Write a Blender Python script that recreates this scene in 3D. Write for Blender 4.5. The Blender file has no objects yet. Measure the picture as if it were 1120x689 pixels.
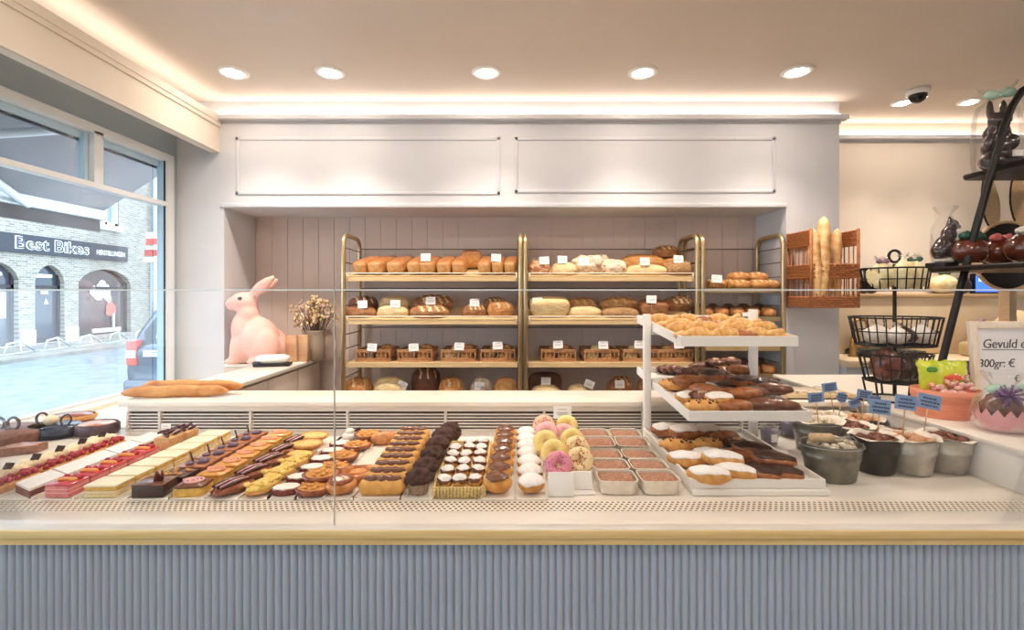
import bpy, bmesh, math, random
from mathutils import Vector, Matrix, noise
from mathutils.geometry import tessellate_polygon
random.seed(7)
SC = bpy.context.scene
COL = SC.collection
PI = math.pi
F, CX, HY, ZC = 520.0, 560.0, 323.0, 1.478      # focal length (px of the 1120 frame), principal column, horizon row, eye height
DECK = 0.88
R = math.radians
def at(px, py, d):
    return Vector(((px-CX)*d/F, d, ZC-(py-HY)*d/F))
def onz(px, py, z):
    d = (ZC-z)*F/(py-HY)
    return Vector(((px-CX)*d/F, d, z))
ORD = ['first','second','third','fourth','fifth','sixth','seventh','eighth','ninth','tenth','eleventh','twelfth']
def nth(i, n):
    if n > 2 and i == n-1: return 'last'
    return ORD[i]

# ---------------------------------------------------------------- materials
def lin(h):
    h = h.lstrip('#'); c = [int(h[i:i+2], 16)/255 for i in (0, 2, 4)]
    return tuple([(x/12.92 if x <= .04045 else ((x+.055)/1.055)**2.4) for x in c]+[1.0])
MATS = {}
def M(name, c1, c2=None, scale=6.0, ramp=(.35, .65), rough=.5, metal=0.0, bump=0.0, bscale=None, coat=0.0, top=None, topr=(.55, .8),
      side=None, spec=.5, emit=None, estr=0, alpha=None, detail=4, sss=0, stretch=None, trans=0, bdist=.02):
    if name in MATS: return MATS[name]
    m = bpy.data.materials.new(name); m.use_nodes = True
    nt = m.node_tree; N = nt.nodes; L = nt.links
    b = N['Principled BSDF']
    b.inputs['Roughness'].default_value = rough
    b.inputs['Metallic'].default_value = metal
    b.inputs['Specular IOR Level'].default_value = spec
    b.inputs['Coat Weight'].default_value = coat
    b.inputs['Coat Roughness'].default_value = .15
    if trans:
        b.inputs['Transmission Weight'].default_value = trans
    tc = N.new('ShaderNodeTexCoord')
    vec = tc.outputs['Object']
    if stretch:
        mp = N.new('ShaderNodeMapping'); mp.inputs['Scale'].default_value = stretch
        L.new(vec, mp.inputs['Vector']); vec = mp.outputs['Vector']
    out = None
    if c2 is not None:
        nz = N.new('ShaderNodeTexNoise'); nz.inputs['Scale'].default_value = scale; nz.inputs['Detail'].default_value = detail
        L.new(vec, nz.inputs['Vector'])
        cr = N.new('ShaderNodeValToRGB')
        cr.color_ramp.elements[0].position = ramp[0]; cr.color_ramp.elements[1].position = ramp[1]
        cr.color_ramp.elements[0].color = lin(c1); cr.color_ramp.elements[1].color = lin(c2)
        L.new(nz.outputs['Fac'], cr.inputs['Fac']); out = cr.outputs['Color']
    else:
        rgb = N.new('ShaderNodeRGB'); rgb.outputs[0].default_value = lin(c1); out = rgb.outputs[0]
    if top is not None:      # a topping (flour, sugar, darker bake) that lies on the upper side of the thing
        sp = N.new('ShaderNodeSeparateXYZ'); L.new(tc.outputs['Generated'], sp.inputs[0])
        n2 = N.new('ShaderNodeTexNoise'); n2.inputs['Scale'].default_value = scale*1.7; n2.inputs['Detail'].default_value = 3
        L.new(vec, n2.inputs['Vector'])
        ma = N.new('ShaderNodeMath'); ma.operation = 'MULTIPLY_ADD'; ma.inputs[1].default_value = .45
        L.new(n2.outputs['Fac'], ma.inputs[0])
        sb = N.new('ShaderNodeMath'); sb.operation = 'SUBTRACT'; sb.inputs[1].default_value = .225
        L.new(sp.outputs['Z'], sb.inputs[0]); L.new(sb.outputs[0], ma.inputs[2])
        mr = N.new('ShaderNodeMapRange'); mr.inputs['From Min'].default_value = topr[0]; mr.inputs['From Max'].default_value = topr[1]
        L.new(ma.outputs[0], mr.inputs['Value'])
        mx = N.new('ShaderNodeMix'); mx.data_type = 'RGBA'
        L.new(mr.outputs[0], mx.inputs['Factor']); L.new(out, mx.inputs[6]); mx.inputs[7].default_value = lin(top)
        out = mx.outputs[2]
    L.new(out, b.inputs['Base Color'])
    if bump:
        nb = N.new('ShaderNodeTexNoise'); nb.inputs['Scale'].default_value = bscale or scale*3; nb.inputs['Detail'].default_value = 3
        L.new(vec, nb.inputs['Vector'])
        bp = N.new('ShaderNodeBump'); bp.inputs['Strength'].default_value = bump; bp.inputs['Distance'].default_value = bdist
        L.new(nb.outputs['Fac'], bp.inputs['Height']); L.new(bp.outputs['Normal'], b.inputs['Normal'])
    if emit:
        b.inputs['Emission Color'].default_value = lin(emit); b.inputs['Emission Strength'].default_value = estr
    MATS[name] = m
    return m
def MP(name, c1, c2=None, scale=6.0, *a, **k):      # the same at the grain of small food
    k.setdefault('bdist', .004); return M(name, c1, c2, scale*7, *a, **k)
def MQ(name, c1, c2=None, scale=6.0, *a, **k):
    k.setdefault('bdist', .006); return M(name, c1, c2, scale*4, *a, **k)
def thin_glass(name, tint='#f4fbff', refl=.9, haze=0.0, hazecol='#ffffff'):
    m = bpy.data.materials.new(name); m.use_nodes = True; nt = m.node_tree; N = nt.nodes; L = nt.links
    N.remove(N['Principled BSDF'])
    tr = N.new('ShaderNodeBsdfTransparent'); tr.inputs[0].default_value = lin(tint)
    gl = N.new('ShaderNodeBsdfGlossy'); gl.inputs['Roughness'].default_value = .02
    fr = N.new('ShaderNodeLayerWeight'); fr.inputs['Blend'].default_value = .25
    mu = N.new('ShaderNodeMath'); mu.operation = 'MULTIPLY'; mu.inputs[1].default_value = refl
    L.new(fr.outputs['Fresnel'], mu.inputs[0])
    mx = N.new('ShaderNodeMixShader'); L.new(mu.outputs[0], mx.inputs[0]); L.new(tr.outputs[0], mx.inputs[1]); L.new(gl.outputs[0], mx.inputs[2])
    o = mx.outputs[0]
    if haze:
        df = N.new('ShaderNodeBsdfDiffuse'); df.inputs[0].default_value = lin(hazecol)
        m2 = N.new('ShaderNodeMixShader'); m2.inputs[0].default_value = haze
        L.new(o, m2.inputs[1]); L.new(df.outputs[0], m2.inputs[2]); o = m2.outputs[0]
    L.new(o, N['Material Output'].inputs['Surface'])
    MATS[name] = m
    return m

# ---------------------------------------------------------------- mesh builder
class MB:
    def __init__(s): s.v = []; s.f = []; s.mi = []; s.sm = []
    def add(s, vs, fs, mat=0, smooth=True):
        o = len(s.v); s.v += [tuple(v) for v in vs]
        for f in fs: s.f.append([i+o for i in f]); s.mi.append(mat); s.sm.append(smooth)
        return s
    def mark(s): return len(s.v)
    def xf(s, mat, start=0):
        for i in range(start, len(s.v)): s.v[i] = tuple(mat @ Vector(s.v[i]))
        return s
    def box(s, x0, x1, y0, y1, z0, z1, mat=0, bev=0.0, seg=2):
        if bev <= 0:
            vs = [(x, y, z) for z in (z0, z1) for y in (y0, y1) for x in (x0, x1)]
            return s.add(vs, [(0,2,3,1),(4,5,7,6),(0,1,5,4),(2,6,7,3),(0,4,6,2),(1,3,7,5)], mat, False)
        bm = bmesh.new(); bmesh.ops.create_cube(bm, size=1)
        for v in bm.verts: v.co = ((x0+x1)/2+v.co.x*(x1-x0), (y0+y1)/2+v.co.y*(y1-y0), (z0+z1)/2+v.co.z*(z1-z0))
        bmesh.ops.bevel(bm, geom=bm.edges[:], offset=bev, segments=seg, profile=.5, affect='EDGES', clamp_overlap=True)
        bm.verts.index_update()
        s.add([v.co for v in bm.verts], [[v.index for v in f.verts] for f in bm.faces], mat, True); bm.free()
        return s
    def tube(s, pts, r, n=8, mat=0, closed=False, caps=True):
        pts = [Vector(p) for p in pts]; k = len(pts)
        rs = r if isinstance(r, (list, tuple)) else [r]*k
        vs = []; up = None
        for i, p in enumerate(pts):
            if closed: t = pts[(i+1) % k]-pts[i-1]
            else: t = pts[min(i+1, k-1)]-pts[max(i-1, 0)]
            t = t.normalized() if t.length > 1e-9 else Vector((0,0,1))
            if up is None:
                up = Vector((0,0,1)) if abs(t.z) < .9 else Vector((0,1,0))
            a = t.cross(up)
            a = a.normalized() if a.length > 1e-6 else t.orthogonal().normalized()
            b = a.cross(t).normalized(); up = b
            for j in range(n):
                an = 2*PI*j/n
                vs.append(p+(a*math.cos(an)+b*math.sin(an))*rs[i])
        fs = []
        for i in range(k if closed else k-1):
            i2 = (i+1) % k
            for j in range(n):
                j2 = (j+1) % n
                fs.append((i*n+j, i*n+j2, i2*n+j2, i2*n+j))
        if caps and not closed:
            fs.append(tuple(range(n-1, -1, -1))); fs.append(tuple((k-1)*n+j for j in range(n)))
        return s.add(vs, fs, mat, True)
    def lathe(s, prof, n=24, c=(0,0,0), sx=1, sy=1, mat=0, cap0=True, cap1=True, smooth=True):
        vs = [(c[0]+r*sx*math.cos(2*PI*j/n), c[1]+r*sy*math.sin(2*PI*j/n), c[2]+z) for r, z in prof for j in range(n)]
        k = len(prof); fs = [(i*n+j, i*n+(j+1) % n, (i+1)*n+(j+1) % n, (i+1)*n+j) for i in range(k-1) for j in range(n)]
        if cap0: fs.append(tuple(range(n-1, -1, -1)))
        if cap1: fs.append(tuple((k-1)*n+j for j in range(n)))
        return s.add(vs, fs, mat, smooth)
    def blob(s, fn, nu=20, nv=12, mat=0):
        """a closed surface: fn maps a unit direction to a point"""
        vs = [Vector(fn(Vector((0,0,-1))))]
        for i in range(1, nv):
            th = -PI/2+PI*i/nv
            for j in range(nu):
                ph = 2*PI*j/nu
                vs.append(fn(Vector((math.cos(th)*math.cos(ph), math.cos(th)*math.sin(ph), math.sin(th)))))
        vs.append(fn(Vector((0,0,1)))); top = len(vs)-1
        fs = [(0, 1+(j+1) % nu, 1+j) for j in range(nu)]
        for i in range(nv-2):
            a = 1+i*nu; b = a+nu
            fs += [(a+j, a+(j+1) % nu, b+(j+1) % nu, b+j) for j in range(nu)]
        a = 1+(nv-2)*nu
        fs += [(a+j, a+(j+1) % nu, top) for j in range(nu)]
        return s.add(vs, fs, mat, True)
    def ell(s, c, r, mat=0, nu=14, nv=9, rough=0, seed=0, rot=None):
        c = Vector(c)
        def fn(p):
            k = 1+(rough*noise.noise(p*2.2+Vector((seed, seed*.7, 0))) if rough else 0)
            q = Vector((p.x*r[0]*k, p.y*r[1]*k, p.z*r[2]*k))
            return c+(rot @ q if rot else q)
        return s.blob(fn, nu, nv, mat)
    def prism(s, pts, fn0, fn1, mat=0, smooth=False):
        """outline pts (2-D) -> two caps through fn0/fn1 (2-D to 3-D) and the side"""
        n = len(pts)
        vs = [fn0(*p) for p in pts]+[fn1(*p) for p in pts]
        tri = tessellate_polygon([[Vector((p[0], p[1], 0)) for p in pts]])
        fs = [tuple(t) for t in tri]+[tuple(i+n for i in reversed(t)) for t in tri]
        s.add(vs, fs, mat, False)
        o = len(s.v)-2*n
        for i in range(n):
            j = (i+1) % n
            s.f.append([o+i, o+j, o+n+j, o+n+i]); s.mi.append(mat); s.sm.append(smooth)
        return s
    def torus(s, c, R0, r, n=24, m=8, mat=0, rot=None, a0=0, a1=2*PI):
        c = Vector(c); full = abs(a1-a0-2*PI) < 1e-6
        k = n if full else n+1
        pts = []
        for i in range(k):
            a = a0+(a1-a0)*i/n
            p = Vector((R0*math.cos(a), R0*math.sin(a), 0)); pts.append(c+(rot @ p if rot else p))
        return s.tube(pts, r, m, mat, closed=full)
    def build(s, name, mats, parent=None, loc=None, rot=None, scale=None):
        me = bpy.data.meshes.new(name); me.from_pydata(s.v, [], s.f)
        if not isinstance(mats, (list, tuple)): mats = [mats]
        for m in mats: me.materials.append(m)
        me.polygons.foreach_set('material_index', s.mi)
        me.polygons.foreach_set('use_smooth', s.sm)
        bm = bmesh.new(); bm.from_mesh(me); bmesh.ops.recalc_face_normals(bm, faces=bm.faces); bm.to_mesh(me); bm.free()
        me.update()
        o = bpy.data.objects.new(name, me); COL.objects.link(o)
        if parent is not None: o.parent = parent
        if loc is not None: o.location = loc
        if rot is not None: o.rotation_euler = rot
        if scale is not None: o.scale = scale
        return o
def tag(o, label=None, cat=None, group=None, kind=None):
    if label: o['label'] = label
    if cat: o['category'] = cat
    if group: o['group'] = group
    if kind: o['kind'] = kind
    return o
def thing(name, label, cat, loc=(0,0,0), rot=(0,0,0), group=None):
    o = bpy.data.objects.new(name, None); COL.objects.link(o); o.empty_display_size = .02
    o.location = loc; o.rotation_euler = rot
    return tag(o, label, cat, group)
def struct(name, mb, m):
    return tag(mb.build(name, m), kind='structure')
def dup(root, loc=None, rot=None, label=None, group=None, scale=None):
    r = root.copy(); COL.objects.link(r)
    if loc is not None: r.location = loc
    if rot is not None: r.rotation_euler = rot
    if scale is not None: r.scale = scale
    if label: r['label'] = label
    if group: r['group'] = group
    for ch in list(root.children):
        c = ch.copy(); COL.objects.link(c); c.parent = r
        for g in list(ch.children):
            e = g.copy(); COL.objects.link(e); e.parent = c
    return r
class Kind:
    """first place() moves the thing itself, later ones copy it"""
    def __init__(s, make): s.make = make; s.root = None
    def place(s, loc, rot=(0,0,0), label=None, group=None, scale=None, cat=None):
        if s.root is None:
            s.root = s.make(); o = s.root
            o.location = loc; o.rotation_euler = rot
            if label: o['label'] = label
            if group: o['group'] = group
            if scale is not None: o.scale = scale
        else:
            o = dup(s.root, loc, rot, label, group, scale)
        if cat: o['category'] = cat
        return o
def melt(mb, voxel, smooth=3, it=6):
    """merge the overlapping lumps of a builder into one continuous skin"""
    o = mb.build('tmp', []) if False else None
    me = bpy.data.meshes.new('tmp'); me.from_pydata(mb.v, [], mb.f)
    o = bpy.data.objects.new('tmp', me); COL.objects.link(o)
    r = o.modifiers.new('r', 'REMESH'); r.mode = 'VOXEL'; r.voxel_size = voxel
    q = o.modifiers.new('s', 'SMOOTH'); q.factor = .5; q.iterations = it
    dg = bpy.context.evaluated_depsgraph_get(); dg.update()
    ev = o.evaluated_get(dg).to_mesh()
    out = MB(); out.add([v.co.copy() for v in ev.vertices], [list(p.vertices) for p in ev.polygons], 0, True)
    bpy.data.objects.remove(o); bpy.data.meshes.remove(me)
    return out
def text_mb(body, size, offset=0.0, extrude=0.004, spacing=1.0, shear=0):
    c = bpy.data.curves.new('t', 'FONT'); c.body = body; c.size = size; c.offset = offset; c.extrude = extrude; c.space_character = spacing; c.shear = shear
    c.align_x = 'CENTER'; c.align_y = 'CENTER'; c.resolution_u = 3
    o = bpy.data.objects.new('t', c); COL.objects.link(o)
    dg = bpy.context.evaluated_depsgraph_get(); dg.update()
    ev = o.evaluated_get(dg).to_mesh()
    mb = MB(); mb.add([v.co.copy() for v in ev.vertices], [list(p.vertices) for p in ev.polygons], 0, False)
    bpy.data.objects.remove(o); bpy.data.curves.remove(c)
    return mb
def wall_holes(outline, holes, fn, depth, mb, mat=0, reveal=0):
    """outline and holes in 2-D; fn(u, v, w) maps to 3-D with w the depth behind the face"""
    polys = [outline]+holes
    tri = tessellate_polygon([[Vector((p[0], p[1], 0)) for p in q] for q in polys])
    flat = [p for q in polys for p in q]
    mb.add([fn(p[0], p[1], 0) for p in flat], [tuple(t) for t in tri], mat, False)
    for q in holes:
        n = len(q); vs = [fn(p[0], p[1], 0) for p in q]+[fn(p[0], p[1], depth) for p in q]
        mb.add(vs, [(i, (i+1) % n, n+(i+1) % n, n+i) for i in range(n)], reveal, False)
    return mb
def xform(loc=(0,0,0), rot=(0,0,0), sc=(1,1,1)):
    from mathutils import Euler
    return Matrix.LocRotScale(Vector(loc), Euler(rot), Vector(sc))
# ================================================================ camera, world, render look
cam = bpy.data.cameras.new('camera'); camo = bpy.data.objects.new('camera', cam); COL.objects.link(camo)
cam.sensor_width = 36; cam.lens = F/1120*36; cam.shift_y = -(344.5-HY)/1120; cam.clip_start = .05; cam.clip_end = 200
camo.location = (0,0,ZC); camo.rotation_euler = (PI/2,0,0); SC.camera = camo
SC.view_settings.view_transform = 'Standard'; SC.view_settings.look = 'None'; SC.view_settings.gamma = 1
SC.view_settings.use_curve_mapping = False; SC.view_settings.exposure = 1.38
SC.cycles.use_denoising = True; SC.cycles.max_bounces = 8; SC.cycles.transparent_max_bounces = 24; SC.cycles.sample_clamp_indirect = 6
SC.cycles.caustics_reflective = False; SC.cycles.caustics_refractive = False
w = bpy.data.worlds.new('overcast_sky'); SC.world = w; w.use_nodes = True
bg = w.node_tree.nodes['Background']; bg.inputs[0].default_value = (.74,.88,1,1); bg.inputs[1].default_value = 1.9

# ================================================================ colours
WALL = M('warm white plaster', '#d6d5d7', '#d1d0d2', 3, rough=.75, spec=.2)
CEIL = M('ceiling plaster', '#e6dacd', '#e1d4c6', 1.2, rough=.85, spec=.15)
BEAMM = M('beam plaster', '#e6dccd', '#e1d6c6', 1.5, rough=.8, spec=.15)
BLUEW = M('white wall paint', '#dfe0e3', '#d9dade', 2, rough=.7, spec=.2)
FRAME = M('grey window frame', '#a9b7c0', '#a0aeb7', 2, rough=.45)
FRAMEB = M('pale blue frame edge', '#bcd8e8', rough=.35)
DARK = M('black seal', '#101820', rough=.5)
PANEL = M('niche boards', '#dccabf', '#d4c1b6', 1.2, rough=.7, spec=.2)
MARBLE = M('white marble worktop', '#efe7da', '#e7dccb', 1.6, (.42,.6), rough=.28, detail=8)
DECKM = M('pale marble deck', '#f0e9dd', '#e8decf', 1.3, (.45,.62), rough=.25, detail=8)
FLUTE = M('blue grey lacquer', '#b2bdca', '#adb8c5', 3, rough=.38)
GOLD = M('brushed gold', '#f3d69a', '#e8c784', 4, rough=.35, metal=.12, stretch=(1,30,30))
BRASS = M('rack champagne metal', '#cdb68c', '#c2aa7e', 8, rough=.3, metal=.8)
WHITE = M('white lacquer', '#f3efe8', rough=.35)
CARD = M('white card', '#f6f2ec', rough=.6)
INK = M('dark ink', '#34353c', rough=.6)
BLACK = M('black metal', '#1d1918', rough=.4, metal=.4)
STEEL = M('brushed steel', '#b9b6b0', '#a6a39d', 12, rough=.32, metal=.9)
LED = M('led light', '#fff3e4', emit='#fff0e5', estr=3.4)
LAMP = M('lamp lens', '#fff8ee', emit='#fff0e2', estr=60)
FILL_LAMP = M('fill lamp lens', '#fff8ee', emit='#fff0e2', estr=135)  # stronger glow for the added downlights out of view
GLASS = thin_glass('window glass', '#f6fbfd', .22)
DGLASS = thin_glass('display glass', '#ffffff', .5)
CLEAR = thin_glass('clear film', '#fbfbfb', .45, .02)
DOTS = bpy.data.materials.new('perforated steel'); DOTS.use_nodes = True
def dots():
    nt = DOTS.node_tree; N = nt.nodes; L = nt.links; b = N['Principled BSDF']
    b.inputs['Roughness'].default_value = .35
    tc = N.new('ShaderNodeTexCoord'); sp = N.new('ShaderNodeSeparateXYZ'); L.new(tc.outputs['Object'], sp.inputs[0])
    def mth(op, a, b_=None, c=None):
        n = N.new('ShaderNodeMath'); n.operation = op
        for i, x in enumerate((a, b_, c)):
            if x is None: continue
            if isinstance(x, (int, float)): n.inputs[i].default_value = x
            else: L.new(x, n.inputs[i])
        return n.outputs[0]
    p = .0157
    v = mth('DIVIDE', sp.outputs['Y'], p*.87)
    row = mth('FLOOR', v)
    odd = mth('MULTIPLY', mth('MODULO', row, 2.0), .5)
    u = mth('ADD', mth('DIVIDE', sp.outputs['X'], p), odd)
    fu = mth('SUBTRACT', mth('FRACT', u), .5); fv = mth('MULTIPLY', mth('SUBTRACT', mth('FRACT', v), .5), .87)
    r = mth('SQRT', mth('ADD', mth('MULTIPLY', fu, fu), mth('MULTIPLY', fv, fv)))
    k = mth('LESS_THAN', r, .27)
    mx = N.new('ShaderNodeMix'); mx.data_type = 'RGBA'; L.new(k, mx.inputs['Factor'])
    mx.inputs[6].default_value = lin('#ece2d0'); mx.inputs[7].default_value = lin('#3a2c22'); L.new(mx.outputs[2], b.inputs['Base Color'])
dots()

# ================================================================ room shell
XL, XR, YF, YW, YB, ZCE = -2.27, 4.6, -2.4, 3.22, 3.62, 2.79
NX0, NX1, NZ, WX1 = -1.95, 1.857, 2.072, 2.217
FLOORM = M('grey floor tile', '#8f8a84', '#857f78', 2, rough=.4)
struct('floor', MB().box(XL-.25, XR+.1, YF-.1, YB+.1, -.1, 0), FLOORM)
struct('ceiling', MB().box(XL-.25, XR+.1, YF-.1, YB+.1, ZCE, ZCE+.1), CEIL)
b = MB()
b.box(XL, NX0, YW, YB+.1, 0, ZCE); b.box(NX1, WX1, YW, YB+.1, 0, ZCE); b.box(NX0, NX1, YW, YB+.1, NZ, ZCE)
struct('wall_back', b, WALL)
b = MB(); b.box(NX0, NX1, YB, YB+.1, 0, NZ)
x = NX0+.01; k = 0
while x < NX1-.02:                                    # upright boards of the niche
    w_ = .118; b.box(x, min(x+w_-.0035, NX1), YB-.005, YB+.001, 0, NZ, 0); x += w_
struct('wall_niche', b, PANEL)
struct('wall_alcove', MB().box(WX1, XR, YB, YB+.1, 0, ZCE), M('alcove plaster', '#e4d8c8', '#dfd2c1', 2, rough=.75, spec=.2))
struct('wall_right', MB().box(XR, XR+.1, YF, YB, 0, ZCE), WALL)
struct('wall_front', MB().box(XL-.25, XR, YF-.1, YF, 0, ZCE), WALL)
# left wall with the shop window opening
WY0, WY1, WZ0, WZ1, WT = -2.2, 3.118, .905, 2.37, 2.075  # unseen near end lengthened to bring more daylight onto the counter front
b = MB()
b.box(XL-.045, XL, YF, YB, 0, WZ0); b.box(XL-.045, XL, YF, YB, WZ1, ZCE); b.box(XL-.045, XL, YF, WY0, WZ0, WZ1); b.box(XL-.045, XL, WY1, YB, WZ0, WZ1)
struct('wall_left', b, FRAME)
b = MB()
def bar(y0, y1, z0, z1, t=.03, m=0): b.box(XL-.044, XL+t, y0, y1, z0, z1, m)
fw = .035
bar(WY0, WY1, WZ1-.012, WZ1+fw, .012); bar(WY0, WY1, WZ0-.02, WZ0+.004, .008); bar(WY1-.006, WY1+.06, WZ0, WZ1+fw, .012); bar(WY0-.06, WY0, WZ0, WZ1+fw, .012)
bar(WY0, WY1, WT-.014, WT+.014, .014)
for my in (2.60, 1.45, .3, -.85): bar(my-.028, my+.028, WT, WZ1, .012)
# pale blue outer rebate and black seal
b.box(XL-.05, XL-.036, WY0, WY1, WZ1-.05, WZ1-.006, 1); b.box(XL-.05, XL-.005, WY1-.012, WY1+.01, WZ0, WZ1, 1); b.box(XL-.06, XL-.05, WY0, WY1, WZ1-.064, WZ1-.05, 2)
b.box(XL-.006, XL+.001, WY1-.013, WY1+.006, WZ0, WZ1-.01, 2)
for my in (2.60, 1.45, .3, -.85): b.box(XL-.05, XL-.02, my-.055, my-.03, WT, WZ1, 1)
wf = struct('window_1', b, [M('white window bar', '#e3e6e6', rough=.4), FRAMEB, DARK])
MB().add([(XL-.04, y, z) for y, z in ((WY0,WZ0),(WY1,WZ0),(WY1,WZ1),(WY0,WZ1))], [(0,1,2,3)], 0, False).build('glass_pane', GLASS, wf)
MB().box(XL-.02, XL+.10, WY0-.05, YW, .86, .9, 0, .004).build('window_sill', MARBLE, wf)
# beam with its cove lip
BX = -1.981
b = MB(); b.box(BX-.06, BX, YF, YW, 2.444, 2.65); b.box(BX-.16, BX-.06, YF, YW, 2.60, 2.65)
b.box(BX-.001, BX+.02, YF, YW, 2.640, 2.685); b.box(BX-.003, BX+.012, YF, YW, 2.615, 2.640); b.box(BX-.004, BX+.006, YF, YW, 2.444, 2.456)
struct('trim_1', b, BEAMM)
b = MB()
b.box(BX, WX1+.03, YW-.055, YW, 2.655, 2.685); b.box(BX, WX1+.006, YW-.008, YW, 2.64, 2.655)
struct('trim_2', b, WALL)
b = MB(); b.box(WX1, XR, YB-.055, YB, 2.655, 2.685); b.box(WX1, XR, YB-.008, YB, 2.64, 2.655)
struct('trim_3', b, WALL)
# two framed wall panels above the niche
def panel(n, x0, x1, y0, y1):
    p0, p1 = at(x0, y1, YW), at(x1, y0, YW); t = .022
    b = MB()
    for a in ((p0.x, p1.x, p0.z, p0.z+t), (p0.x, p1.x, p1.z-t, p1.z), (p0.x, p0.x+t, p0.z, p1.z), (p1.x-t, p1.x, p0.z, p1.z)):
        b.box(a[0], a[1], YW-.007, YW, a[2], a[3], 0, .003)
    struct('trim_%d' % n, b, WALL)
panel(4, 258, 547, 150, 213); panel(5, 563, 848, 150, 211)
struct('trim_6', MB().box(NX0-.02, NX1, YW-.012, YW, NZ, NZ+.03, 0, .004), WALL)

# led strips lying in the coves
def led(label, *a):
    tag(MB().box(*a).build('led_strip', LED), label, 'light')
led('warm led strip glowing above the long beam by the shop window', BX-.055, BX-.02, -1.5, YW-.03, 2.651, 2.656)
led('warm led strip glowing in the cove above the bread niche', BX+.02, WX1-.02, YW-.045, YW-.015, 2.686, 2.690)
led('warm led strip glowing in the cove of the wall behind the sink', WX1+.05, XR-.1, YB-.045, YB-.015, 2.686, 2.690)

# recessed ceiling lamps
def make_lamp(lens=None):
    t = thing('ceiling_downlight', 'x', 'ceiling light')
    MB().lathe([(.052,-.004),(.058,-.009),(.082,-.007),(.088,-.001),(.088,0)], 28, cap0=False).build('trim_ring', WHITE, t)
    MB().lathe([(.056,-.0045),(.05,.0),(.047,-.002)], 24, cap0=False, cap1=False).build('baffle', M('grey baffle', '#8d8a86', rough=.4, metal=.6), t)
    MB().lathe([(.048,-.006),(.042,-.012)], 24).build('lens', lens or LAMP, t)
    if lens is None:
        l = bpy.data.lights.new('bulb', 'SPOT'); l.energy = 24; l.color = (1,.89,.78); l.spot_size = R(100); l.spot_blend = 1.0; l.shadow_soft_size = .045
        lo = bpy.data.objects.new('bulb', l); COL.objects.link(lo); lo.parent = t; lo.location = (0,0,-.03)
    return t
LK = Kind(make_lamp)
spots = [(255,79,'leftmost of the five round ceiling downlights above the counter'),(361,79,'second from the left of the five ceiling downlights above the counter'),
         (532,79,'middle one of the five round ceiling downlights above the counter'),(703,79,'fourth from the left of the five ceiling downlights above the counter'),
         (872,78,'rightmost of the five round ceiling downlights, left of the dome camera')]
for px, py, lb in spots:
    p = onz(px, py, ZCE); LK.place((p.x, p.y, ZCE), (0,0,0), lb, 'round downlights along the ceiling')
for px, py, lb in ((987,112,'small bright ceiling downlight just below the dome camera'),(1060,111,'small bright ceiling downlight nearest the tall chocolate rabbit')):
    p = onz(px, py, ZCE); LK.place((p.x, p.y, ZCE), (0,0,0), lb, 'round downlights along the ceiling', (.75,.75,1))
LK_FILL = Kind(lambda: make_lamp(FILL_LAMP))  # added lamps out of view, put in to brighten the room and counter front
for y in (1.35, .0, -1.4):
    for x in (-1.3, .2, 1.7, 3.2):
        LK_FILL.place((x, y, ZCE), (0,0,0), 'added round downlight out of view, fills the room with light', 'round downlights along the ceiling')
p = onz(1004, 98, ZCE)
t = thing('dome_camera', 'black dome security camera on the ceiling beside two small spots', 'camera', (p.x, p.y, ZCE))
MB().lathe([(.062,0),(.062,-.03),(.055,-.036)], 28).build('base', WHITE, t)
MB().lathe([(.05,-.036),(.047,-.055),(.035,-.073),(.015,-.084),(.002,-.086)], 24).build('dome', M('black dome', '#15110f', rough=.12), t)
# ================================================================ display counter
LX = 1.536          # inner side of the right ledge
t = thing('display_counter', 'blue-grey fluted bakery counter with a gold edge and white marble deck', 'counter', (0,1.2,0))
def cbuild(b, name, m): return b.xf(Matrix.Translation((0,-1.2,0))).build(name, m, t)
b = MB(); b.box(-2.2, 3.2, 1.235, 1.30, 0, .846)
pit = .0203; x = -2.2; vs = []; 
while x < 3.2:                       # half-round flutes
    for k in range(7):
        a = PI*k/6; vs.append((x+pit*.5-pit*.46*math.cos(a), 1.236-.0095*math.sin(a)))
    x += pit
n = len(vs)
b.add([(p[0], p[1], z) for z in (.0, .846) for p in vs], [(i, i+1, n+i+1, n+i) for i in range(n-1)], 0, True)
cbuild(b, 'fluted_front', FLUTE)
b = MB(); b.box(-2.2, 3.2, 1.20, 1.235, .862, .884, 0, .002); b.box(-2.2, 3.2, 1.206, 1.24, .845, .862, 0)
cbuild(b, 'gold_edge', GOLD)
b = MB(); b.box(-2.25, 3.2, 1.203, 1.306, .868, .8865, 0, .002); b.box(-2.25, LX+.1, 1.38, 2.14, .84, DECK, 0); b.box(-2.25, -1.70, 2.13, 3.2, .84, DECK, 0)
cbuild(b, 'marble_deck', DECKM)
b = MB(); b.box(-2.25, 3.2, 1.306, 1.38, .86, .8815)
cbuild(b, 'perforated_grille', DOTS)
b = MB(); b.box(LX, 3.2, 1.38, 2.14, .86, 1.0, 0, .003); cbuild(b, 'ledge_panel', WHITE)
b = MB(); b.box(LX-.012, 3.2, 1.38, 2.78, 1.0, 1.015, 0, .003); b.box(LX+.02, 3.2, 2.14, 2.76, .1, 1.0, 0); cbuild(b, 'ledge_top', MARBLE)
# glass screen
t = thing('glass_screen', 'long clear glass screen standing on the counter edge, seam left of centre', 'glass', (0,1.225,.885))
for x0, x1 in ((-2.2, -.459), (-.455, 3.2)):
    g = MB().box(x0, x1, -.003, .003, 0, .605).build('glass_pane', DGLASS, t)
    MB().box(x0, x1, -.0032, .0032, .605, .6085).build('polished_edge', M('glass edge', '#e9efe9', rough=.2), g)
MB().box(-.4585, -.4555, -.003, .003, 0, .605).build('seam', M('glass seam', '#c9c2b6', rough=.3), t)
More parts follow.
